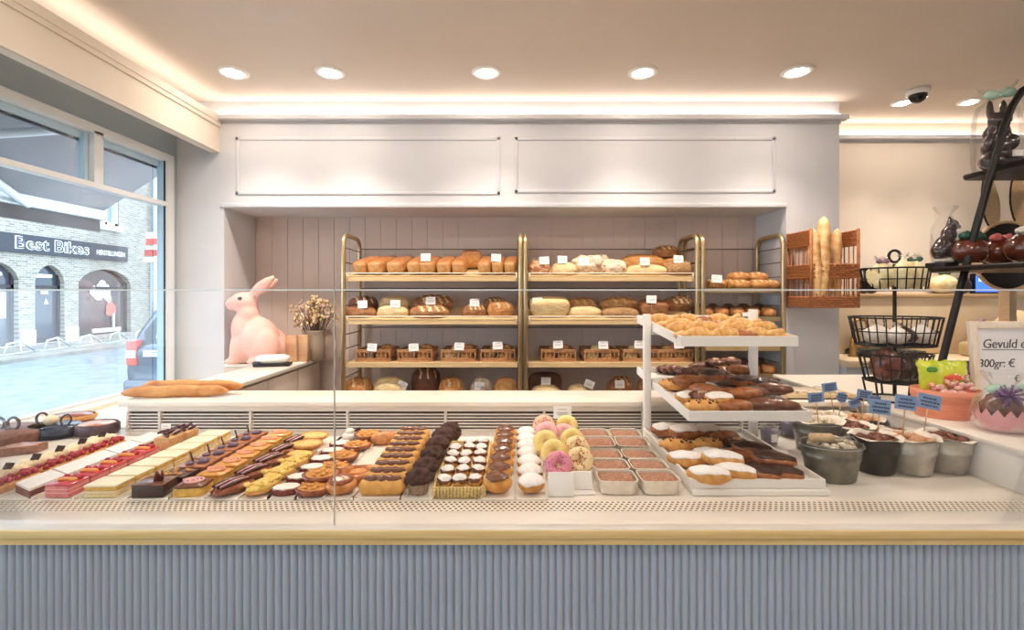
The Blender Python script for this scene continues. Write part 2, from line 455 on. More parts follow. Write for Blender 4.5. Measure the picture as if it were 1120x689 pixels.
# rear counter with louvred front
t = thing('rear_counter', 'white-topped serving counter with a slatted louvre front behind the pastries', 'counter', (0,2.2,0))
def rb(b, name, m): return b.xf(Matrix.Translation((0,-2.2,0))).build(name, m, t)
RX0 = -1.716
SL = M('pale louvre board', '#e6ddd3', rough=.45)
b = MB(); b.box(RX0, LX+.04, 2.07, 2.315, .993, 1.015, 0, .003); rb(b, 'worktop', MARBLE)
b = MB(); b.box(RX0+.02, LX, 2.116, 2.30, 0, .993); rb(b, 'body', M('gap shade brown', '#655448', rough=.7))  # dark colour stands in for the shade in the gaps between slats
b = MB(); b.box(RX0+.015, LX, 2.10, 2.115, .965, .993, 0, .002)
for k in range(6):
    z = .952-k*.0135
    b.add([(x, y, z_) for x in (RX0+.015, LX) for y, z_ in ((2.099, z-.0030), (2.106, z-.0040), (2.107, z+.0018), (2.100, z+.0032))], [(0,1,5,4),(1,2,6,5),(2,3,7,6),(3,0,4,7),(0,3,2,1),(4,5,6,7)], 0, False)
for x in [RX0+.015, -1.56]+[(px-CX)*2.1/F for px in (273, 379, 486, 594, 702, 810)]:
    b.box(x, x+.010, 2.094, 2.125, .882, .966, 0, .001)
for k in range(6):
    z = .952-k*.0135; b.box(RX0+.012, RX0+.020, 2.10, 2.30, z-.006, z+.002)
rb(b, 'louvre', SL)
# side counter into the niche
t = thing('side_counter', 'white side counter running back under the pink rabbit', 'counter', (-1.6,2.8,0))
def sb(b, name, m): return b.xf(Matrix.Translation((1.6,-2.8,0))).build(name, m, t)
b = MB(); b.box(-1.716, -1.43, 2.318, 3.22, .99, 1.015, 0, .003); b.box(-1.945, -1.43, 3.21, 3.605, .99, 1.015, 0, .003); sb(b, 'worktop', MARBLE)
CAB = M('beige cabinet', '#d9c9ba', '#d2c2b2', 2, rough=.5)
b = MB(); b.box(-1.70, -1.462, 2.33, 3.2, 0, .99); b.box(-1.94, -1.462, 3.2, 3.6, 0, .99); sb(b, 'body', CAB)
for y0, y1 in ((2.35, 2.82), (2.83, 3.2), (3.23, 3.58)):
    b = MB(); b.box(-1.464, -1.446, y0, y1, .06, .975, 0, .003); sb(b, 'door', CAB)

# ================================================================ tiered stand of trays
t = thing('tray_stand', 'white three-tier tray stand full of pastries on the counter', 'stand', (.78,1.9,DECK))
def tb(b, name, m=WHITE, parent=None): return b.xf(Matrix.Translation((-.78,-1.9,-DECK))).build(name, m, parent or t)
b = MB(); b.box(.545, .573, 1.955, 1.985, DECK, 1.40, 0, .003); tb(b, 'post')
b = MB(); b.box(.985, 1.013, 1.955, 1.985, DECK, 1.42, 0, .003); tb(b, 'post')
TIERS = []
def tray(x0, x1, y0, y1, z0, z1, name='tray', h=.03):
    """a shallow tray rising from z0 at its front y0 to z1 at its back y1; lip height h"""
    b = MB(); s = (z1-z0)/(y1-y0); zz = lambda y: z0+(y-y0)*s
    def sl(xa, xb, ya, yb, lo, hi):
        b.add([(x, y, zz(y)+k) for x in (xa, xb) for y in (ya, yb) for k in (lo, hi)], [(0,1,3,2),(4,6,7,5),(0,4,5,1),(2,3,7,6),(0,2,6,4),(1,5,7,3)], 0, False)
    sl(x0, x1, y0, y1, 0, .008); sl(x0, x1, y0, y0+.008, .008, h); sl(x0, x1, y1-.008, y1, .008, h)
    sl(x0, x0+.008, y0+.008, y1-.008, .008, h); sl(x1-.008, x1, y0+.008, y1-.008, .008, h)
    TIERS.append((x0, x1, y0, y1, z0, z1))
    return b
tb(tray(.578, .982, 1.63, 2.2, 1.303, 1.352, h=.034), 'tray'); tb(tray(.578, .982, 1.555, 2.2, 1.066, 1.115, h=.032), 'tray')
for z in (1.315, 1.085): tb(MB().box(.57, .99, 1.96, 1.98, z, z+.014), 'cross_bar')
t2 = thing('pastry_tray', 'lowest white tray on the counter under the tiered stand, with sugared and chocolate pastries', 'tray', (.737,1.7,DECK))
b = tray(.535, .94, 1.425, 1.945, .90, .912, h=.026); b.xf(Matrix.Translation((-.737,-1.7,-DECK))).build('tray', WHITE, t2)
MB().box(-.198, .212, -.285, .245, .001, .018, 0, .002).build('base_board', WHITE, t2)

# ================================================================ bread racks
def rod(b, p, q, r=.003): b.tube([p, q], r, 6)
def uframe(b, x, y0, y1, ztop, r=.0155):
    rr = .075; pts = [(x, y0, 0), (x, y0, ztop-rr)]
    for k in range(1, 7):
        a = PI/2*k/6; pts.append((x, y0+rr-rr*math.cos(a), ztop-rr+rr*math.sin(a)))
    for k in range(0, 7):
        a = PI/2*k/6; pts.append((x, y1-rr+rr*math.sin(a), ztop-rr+rr*math.cos(a)))
    pts.append((x, y1, 0)); b.tube(pts, r, 10)
Y0, Y1 = 3.2, 3.54; TILT = .26
BOARD = M('beech shelf', '#dfc190', '#d3b27e', 3, rough=.5, stretch=(2,20,20))
def rack(x0, x1, label, shelves, trayrack=False):
    xc = (x0+x1)/2; t = thing('bread_rack', label, 'rack', (xc, 3.37, 0), group='bronze bread racks in the niche')
    T = Matrix.Translation((-xc, -3.37, 0))
    for x in (x0, x1):
        b = MB(); uframe(b, x, Y0, Y1, 1.89); f = b.xf(T).build('side_frame', BRASS, t)
        b = MB(); z = 1.80
        while z > .5: rod(b, (x, Y0, z), (x, Y1, z), .0035); z -= .098
        b.xf(T).build('runner', M('dark wire', '#6d6158', rough=.4, metal=.6), f)
    for z in (1.82, 1.53, 1.24, .95):
        b = MB(); rod(b, (x0, Y1, z), (x1, Y1, z), .004); b.xf(T).build('rear_rail', M('dark wire', '#6d6158', rough=.4, metal=.6), t)
    for zt, tilt, rail in shelves:
        b = MB(); a = x0+.018; c = x1-.018; dz = tilt*(Y1-Y0-.03)
        b.add([(x, y, z) for x in (a, c) for y, z in ((Y0, zt-.031), (Y1-.03, zt-.031+dz), (Y1-.03, zt-.014+dz), (Y0+.0, zt))], [(0,1,2,3),(7,6,5,4),(0,4,5,1),(1,5,6,2),(2,6,7,3),(3,7,4,0)], 0, False)
        b.add([(x, y, z) for x in (a, c) for y, z in ((Y0, zt-.001), (Y1-.03, zt-.015+dz), (Y1-.03, zt+dz), (Y0, zt))], [(0,1,2,3),(7,6,5,4),(0,4,5,1),(1,5,6,2),(2,6,7,3),(3,7,4,0)], 0, False)
        s = b.xf(T).build('shelf', BOARD if not trayrack else BRASS, t)
        if rail:
            b = MB(); rod(b, (a, Y0-.004, zt+.022), (c, Y0-.004, zt+.022), .0045)
            for x in (a+.01, c-.01): rod(b, (x, Y0-.004, zt-.02), (x, Y0-.004, zt+.022), .004)
            b.xf(T).build('front_rail', M('cream rail', '#efe3cb', rough=.3), s)
S1, S2, S3, S4 = 1.605, 1.314, 1.0245, .76
SH = [(S1, TILT, 1), (S2, TILT, 1), (S3, 0, 0), (S4, 0, 0)]
rack(-1.135, .057, 'left bronze bread rack, tin loaves along its top shelf', SH)
rack(.090, 1.246, 'middle bronze bread rack, floury rustic loaves on its top shelf', SH)
RS = [1.527, 1.335, 1.135, .945]
rack(1.285, 1.825, 'narrow bronze rack of long rolls and buns beside the hanging wicker basket', [(z, 0, 0) for z in RS], True)
def zs(shelf, d): return {1: S1+(d-3.2)*TILT, 2: S2+(d-3.2)*TILT, 3: S3, 4: S4}[shelf]
# ================================================================ bread kinds
def crust(n, a, b_, **k): return M(n, a, b_, k.pop('scale', 5), k.pop('ramp', (.3,.7)), rough=k.pop('rough', .55), bump=k.pop('bump', .5), **k)
CRUMB = M('torn crumb', '#efd6a6', '#dcb57c', 14, rough=.7)
C_TIN = crust('tin loaf crust', '#dfae70', '#c48a4c', top='#a8673a', topr=(.55,1.05), bump=.1, rough=.4)
C_GOLD = crust('golden crust', '#e6b674', '#bf7c38', top='#c07a36', topr=(.5,1.1))
C_PALE = crust('pale floured crust', '#ecd5a2', '#d9b67e')
C_BROWN = crust('brown crust', '#c18a55', '#87502b', top='#8a4f28', topr=(.5,1.1))
C_DARK = crust('dark crust', '#7c4a30', '#5c3322')
C_ORANGE = crust('orange crust', '#dfa660', '#b8733a', top='#a8673a', topr=(.55,1.1))
C_FLOUR = crust('flour dusted crust', '#ead9c0', '#a97a52', ramp=(.5,.66), scale=4)
C_SEED = crust('seeded crust', '#caa06a', '#8e6238', scale=22, ramp=(.42,.58))
C_GREY = crust('grey floury crust', '#cfc0ae', '#9a8370', ramp=(.4,.7))
C_RED = crust('reddish crust', '#c98055', '#e2c6a2', ramp=(.5,.62))
def fbm(p, s, k): return noise.noise(Vector((p.x*s+k*7.3, p.y*s-k*3.1, p.z*s+k)))
def sgnpow(v, e): return math.copysign(abs(v)**e, v)
def round_bread(mats, seed=0, e=.8, flat=.55, slash=0, rough=.06, nu=44, nv=22, along=True):
    """unit bread, x the long side: rests on z=0, one high; slash cuts cross the top"""
    b = MB()
    def fn(p):
        x = sgnpow(p.x, e); y = sgnpow(p.y, e); z = p.z
        k = 1+rough*fbm(p, 1.6, seed)+rough*.4*fbm(p, 4, seed+3)
        x *= .5*k; y *= .5*k; z *= k
        if slash and z > .2:
            for i in range(slash):
                c = (i+.5)/slash*.76-.38; u = x-c+(y*.35 if along else 0)
                z -= .13*math.exp(-(u/.035)**2)*min(1, (z-.2)*2)
        z = max(z, -flat); return Vector((x, y, (z+flat)/(1+flat)))
    b.blob(fn, nu, nv)
    if slash:                                    # the torn crumb inside each cut
        for i, f in enumerate(b.f):
            c = sum((Vector(b.v[k]) for k in f), Vector())/len(f)
            if c.z > .62 and any(abs(c.x-((q+.5)/slash*.76-.38)+c.y*.35) < .03 for q in range(slash)): b.mi[i] = 1
    return b
def tin_bread(seed=0):
    b = MB()
    def fn(p):
        x = sgnpow(p.x, .42)*.5; y = sgnpow(p.y, .34)*.5; z = sgnpow(p.z, .55)
        z = (z+1)/2; k = .90+.13*min(1, z*1.5)
        if z > .6: z += .05*math.cos(x*PI)*math.cos(y*PI)+.02*fbm(p, 2, seed)
        return Vector((x*k, y*(.96+.04*z), z*.96))
    b.blob(fn, 28, 18); return b
PROTO = {}
def proto(key, maker, mat):
    if key not in PROTO:
        o = maker().build('proto', [mat, CRUMB]); PROTO[key] = o.data; bpy.data.objects.remove(o)
    return PROTO[key]
def obj_of(mesh, name, label, cat, group, loc, rot=(0,0,0), scale=(1,1,1)):
    o = bpy.data.objects.new(name, mesh); COL.objects.link(o); o.location = loc; o.rotation_euler = rot; o.scale = scale
    return tag(o, label, cat, group)
KINDS = {   # kind: (name, maker, material)
 'tin': ('tin_loaf', lambda: tin_bread(1), C_TIN), 'tinbrown': ('tin_loaf', lambda: tin_bread(2), C_BROWN), 'tindark': ('tin_loaf', lambda: tin_bread(3), C_DARK), 'tinpale': ('tin_loaf', lambda: tin_bread(4), C_PALE),
 'gold': ('oval_loaf', lambda: round_bread(0, 2, slash=3), C_GOLD), 'pale': ('oval_loaf', lambda: round_bread(0, 3, .7, .5), C_PALE), 'brown': ('oval_loaf', lambda: round_bread(0, 4, slash=4), C_BROWN),
 'dark': ('oval_loaf', lambda: round_bread(0, 5, slash=3), C_DARK), 'orange': ('oval_loaf', lambda: round_bread(0, 6, slash=2), C_ORANGE), 'flour': ('rustic_loaf', lambda: round_bread(0, 7, .62, .6, 2, .14), C_FLOUR),
 'flour2': ('rustic_loaf', lambda: round_bread(0, 12, .6, .6, 1, .2), C_FLOUR), 'seed': ('oval_loaf', lambda: round_bread(0, 8, .85), C_SEED), 'grey': ('round_loaf', lambda: round_bread(0, 9, .9, .5, 2), C_GREY),
 'red': ('round_loaf', lambda: round_bread(0, 10, .8, .6, 2, .14), C_RED), 'smooth': ('oval_loaf', lambda: round_bread(0, 11, .75, .6, 0, .03), C_GOLD), 'brownsmooth': ('oval_loaf', lambda: round_bread(0, 13, .75, .6, 0, .04), C_BROWN),
}
def bread(kind, x0, x1, y0, y1, d, label, group, shelf=None, depth=.6, rz=0, z=None, tilt=True, cat='bread', name=None, lift=0):
    nm, mk, mt = KINDS[kind]
    wd = (x1-x0)*d/F; h = (y1-y0)*d/F; X = ((x0+x1)/2-CX)*d/F
    zz = zs(shelf, d)+lift if shelf else (z if z is not None else ZC-(y1-HY)*d/F)
    rx = math.atan(TILT) if shelf in (1, 2) and tilt else 0
    return obj_of(proto(kind, mk, mt), name or nm, label, cat, group, (X, d, zz+.001), (rx, 0, R(rz)), (wd, wd*depth if depth < 3 else depth-3, h))
# ---- left rack, top shelf: tin loaves
G1 = 'loaves on the top shelf of the left rack'
tins = [(380,397),(396,414),(414,437),(438,454),(455,473),(474,491),(491,506),(520,535),(535,549),(549,563)]
for i, (a, c) in enumerate(tins):
    wd = min(.118, (c-a)*3.22/F); X = ((a+c)/2-CX)*3.2/F+.02
    tg = ['golden tin loaf at the left end of the top shelf, against the rack frame','golden tin loaf second from the left rack frame, top shelf','broad golden tin loaf third from the left frame, top shelf','golden tin loaf just left of the first price card, top shelf','golden tin loaf under the first price card of the top shelf','golden tin loaf right of the first price card, top shelf','narrow golden tin loaf left of the crosswise one, top shelf','narrow golden tin loaf right of the crosswise one, top shelf','golden tin loaf under the second price card of the top shelf','golden tin loaf at the right end of the left rack top shelf'][i]
    rz = R(-17+3.2*i*.9 if i < 4 else -4); d = 3.36
    obj_of(proto('tin', *KINDS['tin'][1:]), 'tin_loaf', tg, 'bread', G1, (X+(.03 if i < 4 else .0), d, zs(1, d)+.001), (math.atan(TILT), 0, rz), (wd, .285, .098))
bread('tin', 505, 527, 279, 298, 3.45, 'golden tin loaf lying crosswise in the gap of the top shelf', G1, 1, .6, lift=.01)
# ---- left rack, second shelf: two rows
G2 = 'loaves on the second shelf of the left rack'
for a in [('dark',382,414,319,334,'dark loaf in purple paper at the left end of the second shelf'),('pale',415,448,319,334,'pale floured loaf in the back row of the second shelf'),('brown',452,496,318,334,'large brown loaf behind the price card of the second shelf'),('brown',528,555,318,332,'brown loaf at the right end of the second shelf back row')]:
    bread(a[0], *a[1:5], 3.44, a[5], G2, 2, .62)
for a in [('brownsmooth',376,412,335,346,'flat brown loaf at the left end of the second shelf front row'),('pale',413,447,335,347,'pale floured loaf in the front row of the second shelf'),('brown',449,492,334,347,'largest brown loaf in the front row of the second shelf'),('brown',507,532,333,347,'small round brown loaf right of the empty gap, second shelf'),('orange',533,562,330,347,'orange-brown round loaf at the right of the second shelf front row')]:
    bread(a[0], *a[1:5], 3.285, a[5], G2, 2, .5)
# ---- left rack, bottom shelf
G4 = 'loaves on the lowest shelf of the left rack'
for a in [('orange',376,408,'orange loaf at the left end of the lowest shelf'),('pale',409,444,'pale cut loaf with a tilted card, lowest shelf'),('dark',450,482,'dark tall loaf in the shade of the lowest shelf'),('orange',480,508,'golden loaf right of the dark one, lowest shelf'),('grey',514,539,'grey floury round loaf behind a card, lowest shelf'),('smooth',540,566,'pale golden loaf at the right end of the lowest shelf')]:
    bread(a[0], a[1], a[2], 413 if a[0] != 'dark' else 404, 437, 3.30 if a[0] != 'dark' else 3.42, a[3], G4, 4, .8)
# ---- middle rack, top shelf
G5 = 'loaves on the top shelf of the middle rack'
for a in [('flour',579,594,272,283,3.46,'small floury loaf at the back left corner of the top shelf',.9,0),('red',577,601,284,298,3.30,'reddish cracked loaf at the left end of the middle rack top shelf',.8,0),('pale',603,631,286,298,3.29,'pale round loaf under the second card of the middle rack',.8,0),
          ('flour2',626,662,280,299,3.33,'long floury loaf lying at a slant, card on it',.55,-35),('flour2',646,667,281,297,3.46,'floury loaf with a dark cut end on top of the others',.8,-30),('flour',655,684,283,298,3.31,'rough floury loaf beside the slanting one',.75,-15),
          ('smooth',677,727,276,292,3.45,'long golden loaf in the back row of the middle rack top shelf',.36,0),('pale',684,729,288,298,3.28,'long pale floured loaf in front, under a card',.38,0),('seed',727,757,283,298,3.28,'round seeded loaf at the right front of the top shelf',.75,0),
          ('smooth',722,748,277,290,3.45,'golden loaf behind the round seeded one',.7,0)]:
    bread(a[0], *a[1:5], a[5], a[6], G5, 1, a[7], a[8])
bread('brown', 714, 743, 261, 274, 3.45, 'brown loaf lying on top of two others at the right of the rack', G5, None, .6, z=zs(1, 3.45)+.083)
G6 = 'loaves on the second shelf of the middle rack'
for a in [('tinpale',579,622,327,347,3.30,'big pale yellow loaf at the left end of the middle rack second shelf',.55),('dark',577,602,318,332,3.46,'dark loaf half hidden behind the big pale yellow one',.6),('gold',617,652,322,335,3.44,'golden loaf with a floury end, middle rack back row',.5),
          ('pale',621,657,336,347,3.285,'flat pale loaf under the golden one, middle rack',.45),('gold',656,698,322,336,3.44,'plump golden loaf in the middle rack back row',.4),('seed',657,698,337,347,3.28,'seeded loaf in front of the plump golden one',.4),
          ('tinbrown',699,728,331,347,3.31,'brown tin loaf with an arched split, middle rack',.8),('brown',724,758,325,340,3.43,'brown oval loaf at the right end of the middle rack second shelf',.5)]:
    bread(a[0], *a[1:5], a[5], a[6], G6, 2, a[7])
G7 = 'loaves on the lowest shelf of the middle rack'
for a in [('tindark',578,614,405,430,3.42,'dark brown tin loaf with a card on the lowest shelf',.5),('pale',580,614,421,437,3.27,'pale loaf just peeping over the worktop, left',.5),('pale',620,644,420,437,3.27,'pale loaf with a tilted card peeping over the worktop',.6),('brown',664,693,415,437,3.38,'brown loaf behind a card on the lowest shelf',.6),('brown',697,715,413,437,3.34,'brown loaf beside the stand post on the lowest shelf',.8)]:
    bread(a[0], *a[1:5], a[5], a[6], G7, 4, a[7])
# ---- baskets of rolls on the third shelves
WICK = M('brown wicker', '#c9945f', '#a56f40', 30, rough=.6, bump=.4, stretch=(1,1,4))
def make_basket(): 
    t = thing('roll_basket', 'x', 'basket'); w2, d2, h = .115, .13, .078
    b = MB()
    b.box(-w2, w2, -d2, d2, 0, .006)
    for z, r in ((.008,.006),(.021,.005),(h,.006),(h-.010,.005)):
        b.tube([(-w2,-d2,z),(w2,-d2,z),(w2,d2,z),(-w2,d2,z)], r, 6, closed=True)
    for i in range(9):
        x = -w2+2*w2*i/8
        for y in (-d2, d2): b.tube([(x,y,0),(x,y,h)], .0032, 5)
    for i in range(1, 8):
        y = -d2+2*d2*i/8
        for x in (-w2, w2): b.tube([(x,y,0),(x,y,h)], .0032, 5)
    b.build('woven_frame', WICK, t); return t
BK = Kind(make_basket)
bx = [(389,426),(434,473),(482,520),(526,563),(592,630),(640,677),(683,719),(721,758)]
GB = 'small wicker baskets on the third shelf'
bl = ['wicker basket at the left end of the third shelf','wicker basket second from the left rack frame, third shelf','wicker basket third from the left, pale rolls under its card','wicker basket at the right end of the left rack third shelf','wicker basket at the left end of the middle rack third shelf','wicker basket heaped with pale rolls, middle rack third shelf','wicker basket half hidden by the white stand post','wicker basket at the right end of the middle rack third shelf']
rk = ['brown','orange','pale','brown','orange','pale','pale','gold']
for i, (a, c) in enumerate(bx):
    X = ((a+c)/2-CX)*3.24/F
    BK.place((X, 3.375, S3), (0,0,0), bl[i], GB)
    kinds = [rk[i], 'gold', rk[i], 'brown', rk[i], 'orange']
    wh = bl[i].replace('wicker basket ', '')
    spots6 = [(-.055,-.07,.012,'front left'),(.05,-.075,.012,'front right'),(-.05,.05,.012,'back left'),(.055,.05,.012,'back right'),(-.02,-.03,.052,'upper middle'),(.05,.055,.055,'topmost')]
    for j, (dx, dy, dz, ps) in enumerate(spots6):
        nm, mk, mt = KINDS[kinds[j]]
        obj_of(proto(kinds[j], mk, mt), 'bread_roll', f'{ps} roll in the {wh.split(",")[0]}' if False else f'{ps} roll, in the basket {wh}', 'roll', 'rolls in the wicker baskets', (X+dx, 3.375+dy, S3+dz), (0,0,R(30*j)), (.088,.07,.05))
# ---- narrow rack
def roll_bread(): return round_bread(0, 21, .8, .55, 1, .05)
KINDS['longroll'] = ('long_roll', lambda: round_bread(0, 22, .85, .6, 3, .05), C_ORANGE)
KINDS['bun'] = ('round_bun', lambda: round_bread(0, 23, .95, .5, 0, .05), M('bun crust', '#e0a060', '#c27a3c', 4, rough=.4, top='#6e3d20', topr=(.6,.9)))
KINDS['bundark'] = ('round_bun', lambda: round_bread(0, 24, .95, .5, 0, .05), C_DARK)
GR = 'long rolls on the top of the narrow rack'
for i, (x0, x1, y0, y1, d, rz, lf) in enumerate([(772,784,305,316,3.28,80,0),(783,793,303,316,3.30,85,0),(794,800,304,316,3.30,88,0),(797,820,305,316,3.27,-12,0),(820,838,306,316,3.27,-20,0),(832,848,304,316,3.3,-35,0),(800,822,303,314,3.42,-10,0),(822,842,303,314,3.42,-25,0),(797,818,299,309,3.36,-15,.055),(816,838,299,309,3.35,-30,.055)]):
    o = bread('longroll', x0, x1, y0, y1, d, f'golden long roll on the narrow rack, {["at its left end","behind its price card","just right of its card","lying at a slant in front","in front, near the middle","at its right end","in the back row, left","in the back row, right","stacked on top, left one","stacked on top, right one"][i]}', GR, None, .5, 0, z=RS[0]+lf)
    o.rotation_euler = (0,0,R(rz)); o.scale = (.15,.075,.062) if abs(rz) < 50 else (.15,.06,.065)
for row, zsh in ((1, RS[1]), (3, RS[3])):
    for i in range(5):
        X = 1.335+.108*i
        for jj, (dd, kk) in enumerate(((3.28,'bun'),(3.41,'bundark'))):
            nm, mk, mt = KINDS[kk]
            fr = 'front' if jj == 0 else 'back'
            obj_of(proto(kk, mk, mt), nm, f'{ORD[i]} {"golden" if jj == 0 else "dark"} bun from the left in the {fr} row, {"second" if row == 1 else "fourth"} shelf of the narrow rack', 'bun', 'buns on the narrow rack', (X, dd, zsh+.001), (0,0,i), (.1,.1,.085 if jj else .068))
# ---- price cards on the breads
def make_card(w=.066, h=.052):
    t = thing('price_card', 'x', 'price card')
    MB().box(-w/2, w/2, -.001, .001, 0, h).build('card', CARD, t)
    b = MB()
    for k, (z, l) in enumerate(((.76,.5),(.5,.7),(.36,.6))):
        b.box(-w*l/2, w*l/2, -.0016, -.0011, h*z-.0010, h*z+.0010)
    b.build('handwriting', M('grey print', '#85858c', rough=.6), t)
    MB().box(-.0015, .0015, -.0008, .0008, -.05, .004).build('pick', STEEL, t)
    return t
CK = Kind(make_card)
cards = [(465.5,276,285.5,3.22,'on the fifth tin loaf of the left rack'),(542.5,276.5,286,3.22,'on the next-to-last tin loaf of the left rack'),
 (396.5,329,337,3.23,'on the purple-wrapped loaf'),(432,328,336.5,3.23,'between the two pale floured loaves'),(471,325,333,3.25,'on the large brown loaf, left rack'),(519,327,335,3.24,'on the small round brown loaf'),
 (406.5,375.5,384,3.23,'on the first wicker basket of the left rack'),(452.5,375,384,3.23,'on the second wicker basket of the left rack'),(502,374,383,3.23,'on the third wicker basket of the left rack'),(544.5,374,382,3.23,'on the last wicker basket of the left rack'),
 (438,420,425,3.24,'lying tilted on the pale cut loaf'),(524,419,426.5,3.24,'at the grey floury round loaf'),
 (595.5,281,289,3.22,'on the reddish cracked loaf'),(615,280,288,3.23,'on the pale round loaf of the middle rack'),(639,283,290,3.20,'on the slanting floury loaf'),(705.5,282,290,3.22,'on the long pale loaf of the middle rack'),(742,279.5,287.5,3.22,'on the round seeded loaf'),
 (588,326,334,3.22,'on the big pale yellow loaf'),(712.5,323,331.5,3.22,'on the brown tin loaf with the arched split'),
 (610.5,373,381,3.23,'on the first wicker basket of the middle rack'),(660,373.5,381.5,3.23,'on the basket heaped with pale rolls'),(699,373.5,381,3.23,'on the basket by the white stand post'),(743,374,381,3.23,'on the last basket of the middle rack'),
 (597,413,421,3.3,'on the dark brown tin loaf of the lowest shelf'),(643,416,424,3.24,'tilted on the pale loaf at the worktop edge'),(678,416.5,424.5,3.25,'at the brown loaf of the lowest shelf'),
 (784,300,309,3.2,'on the long rolls of the narrow rack'),(818,342,350,3.2,'on the buns of the narrow rack')]
for i, (px, y0, y1, d, wh) in enumerate(cards):
    p = at(px, y1, d)
    CK.place(p, (R(-8), R([0,3,-3,2,-2][i % 5]+(25 if 'tilted' in wh else 0)), R([0,5,-6,3][i % 4])), f'small white price card {wh}', 'price cards on the racks')
# two baguettes lying on the rear counter
BAG = crust('baguette crust', '#e4ab6a', '#c07a3c', scale=16, bump=.3, bdist=.004)
def stick(L=.46, r=.026, seed=1, bend=.01):
    b = MB(); n = 26; pts = []; rs = []
    for i in range(n+1):
        u = i/n*2-1; pts.append((u*L/2, bend*math.sin(u*2.2+seed), r*.92+.002*math.sin(u*9+seed))); rs.append(max(.004, r*(1-abs(u)**5)**.5*(1+.06*math.sin(i*1.9+seed))))
    b.tube(pts, rs, 14); return b
o = stick(.46, .026, 1).build('baguette', BAG, None, (-1.53, 2.165, 1.016), (0,0,R(4))); tag(o, 'front one of the two long brown baguettes lying on the rear counter', 'bread', 'baguettes on the rear counter')
o = stick(.47, .026, 3).build('baguette', BAG, None, (-1.50, 2.235, 1.030), (0,0,R(3))); tag(o, 'back one of the two long brown baguettes lying on the rear counter', 'bread', 'baguettes on the rear counter')
# ---- hanging wicker basket with baguettes
WK2 = M('chestnut wicker', '#c47c48', '#9c5c30', 40, rough=.5, bump=.5, stretch=(1,1,5))
t = thing('baguette_basket', 'tall brown wicker basket holding baguettes, fixed to the wall', 'basket', (2.01, 3.09, 1.40))
x0, x1, y0, y1 = -.145, .15, -.125, .125
def woven(b, p, q, z0, z1, th=.010):
    n = max(2, int((z1-z0)/.0125))
    p = Vector(p); q = Vector(q); dirn = (q-p).normalized(); nrm = Vector((dirn.y, -dirn.x, 0)); m = max(4, int((q-p).length/.018))
    for k in range(n):
        z = z0+(k+.5)*(z1-z0)/n
        pts = [Vector((0,0,z))+p.to_3d()+(q-p).to_3d()*(i/m)+nrm.to_3d()*(.004*(1 if (i+k) % 2 else -1)) for i in range(m+1)]
        b.tube(pts, (z1-z0)/n*.56, 5)
def side(b, p, q, bands, zt, nst):
    for z0, z1 in bands: woven(b, p, q, z0, z1)
    for i in range(nst+1):
        v = Vector(p).lerp(Vector(q), i/nst); b.tube([(v.x,v.y,0),(v.x,v.y,zt)], .0045, 6)
A, B_, C_, D_ = (x0,y0), (x1,y0), (x1,y1), (x0,y1)
b = MB(); side(b, A, B_, [(.0,.072),(.185,.275)], .28, 8); b.build('front', WK2, t)
b = MB(); side(b, D_, A, [(.0,.072),(.185,.275),(.39,.49)], .49, 6); b.build('side', WK2, t)
b = MB(); side(b, B_, C_, [(.0,.072),(.185,.275),(.39,.49)], .49, 6); b.build('side', WK2, t)
b = MB(); side(b, D_, C_, [(.0,.072),(.185,.275),(.39,.49)], .49, 8); b.build('back', WK2, t)
b = MB(); b.box(x0,x1,y0,y1,0,.008)
for v in (A, B_, C_, D_): b.tube([(v[0],v[1],0),(v[0],v[1],.495 if v[1] > 0 or 1 else .28)], .009, 8)
b.build('corner_posts', WK2, t)
BG2 = crust('pale baguette crust', '#f2d09a', '#c98a44', scale=22, bump=.3, bdist=.004)
for i, (px, top, dd, r, lean, lb) in enumerate(((895,249,2.99,.034,-3,'leftmost baguette standing in the wicker basket'),(908,237,3.0,.042,4,'middle and tallest baguette standing in the wicker basket'),(921,250,3.06,.033,2,'rightmost baguette standing in the wicker basket'))):
    ztop = ZC-(top-HY)*dd/F; L = ztop-1.415
    o = stick(L, r, i+5, .006).build('baguette', BG2, None, ((px-CX)*dd/F-.01*lean/3, dd, 1.415+L/2), (0, R(-90+lean), 0)); tag(o, lb, 'bread', 'baguettes standing in the wicker basket')
# ================================================================ pastries in the display
DZ = DECK+.006
PASTRY = MP('baked pastry', '#e2a75e', '#c98440', 9, (.3,.7), rough=.45, bump=.2)
YCAKE = MP('yellow cake', '#ecc063', '#d9a444', 14, (.35,.65), rough=.6, bump=.2)
SPONGE = MP('pale sponge', '#f2dfae', '#e6c98c', 25, rough=.7, bump=.2)
CREAM = MP('whipped cream', '#f6e6c4', '#f0d9ab', 5, rough=.55)
WICING = MP('white icing', '#f5efe6', '#eae2d6', 6, rough=.4)
CHOC = MP('milk chocolate glaze', '#7a4a30', '#673a24', 6, rough=.22, coat=.4)
DCHOC = MP('dark chocolate', '#45281d', '#351d15', 8, rough=.28, coat=.3)
MUFFIN = MP('chocolate muffin crumb', '#573223', '#331c12', 30, rough=.75, bump=.5)
COCOA = MP('cocoa topping', '#c8987a', '#93604a', 22, (.35,.65), rough=.8, bump=.5)
BERRY = MP('red berries', '#c4283a', '#8d1526', 8, rough=.2, coat=.6)
PINK = MP('pink mousse', '#e88a86', '#dd6f70', 8, rough=.4)
REDG = MP('red glaze', '#d7484f', '#b52d38', 6, rough=.15, coat=.6)
PEACH = MP('peach slice', '#f2a85a', '#e88b3c', 6, rough=.3)
SUGAR = MP('powdered sugar', '#faf6f1', '#f0e9e1', 14, rough=.9)
BROWNSIDE = MP('red-brown cake', '#8c4436', '#6d2e27', 20, rough=.6, bump=.3)
REDBROWN = MP('glazed brown pastry', '#a65a34', '#7c3d24', 7, rough=.25, coat=.4)
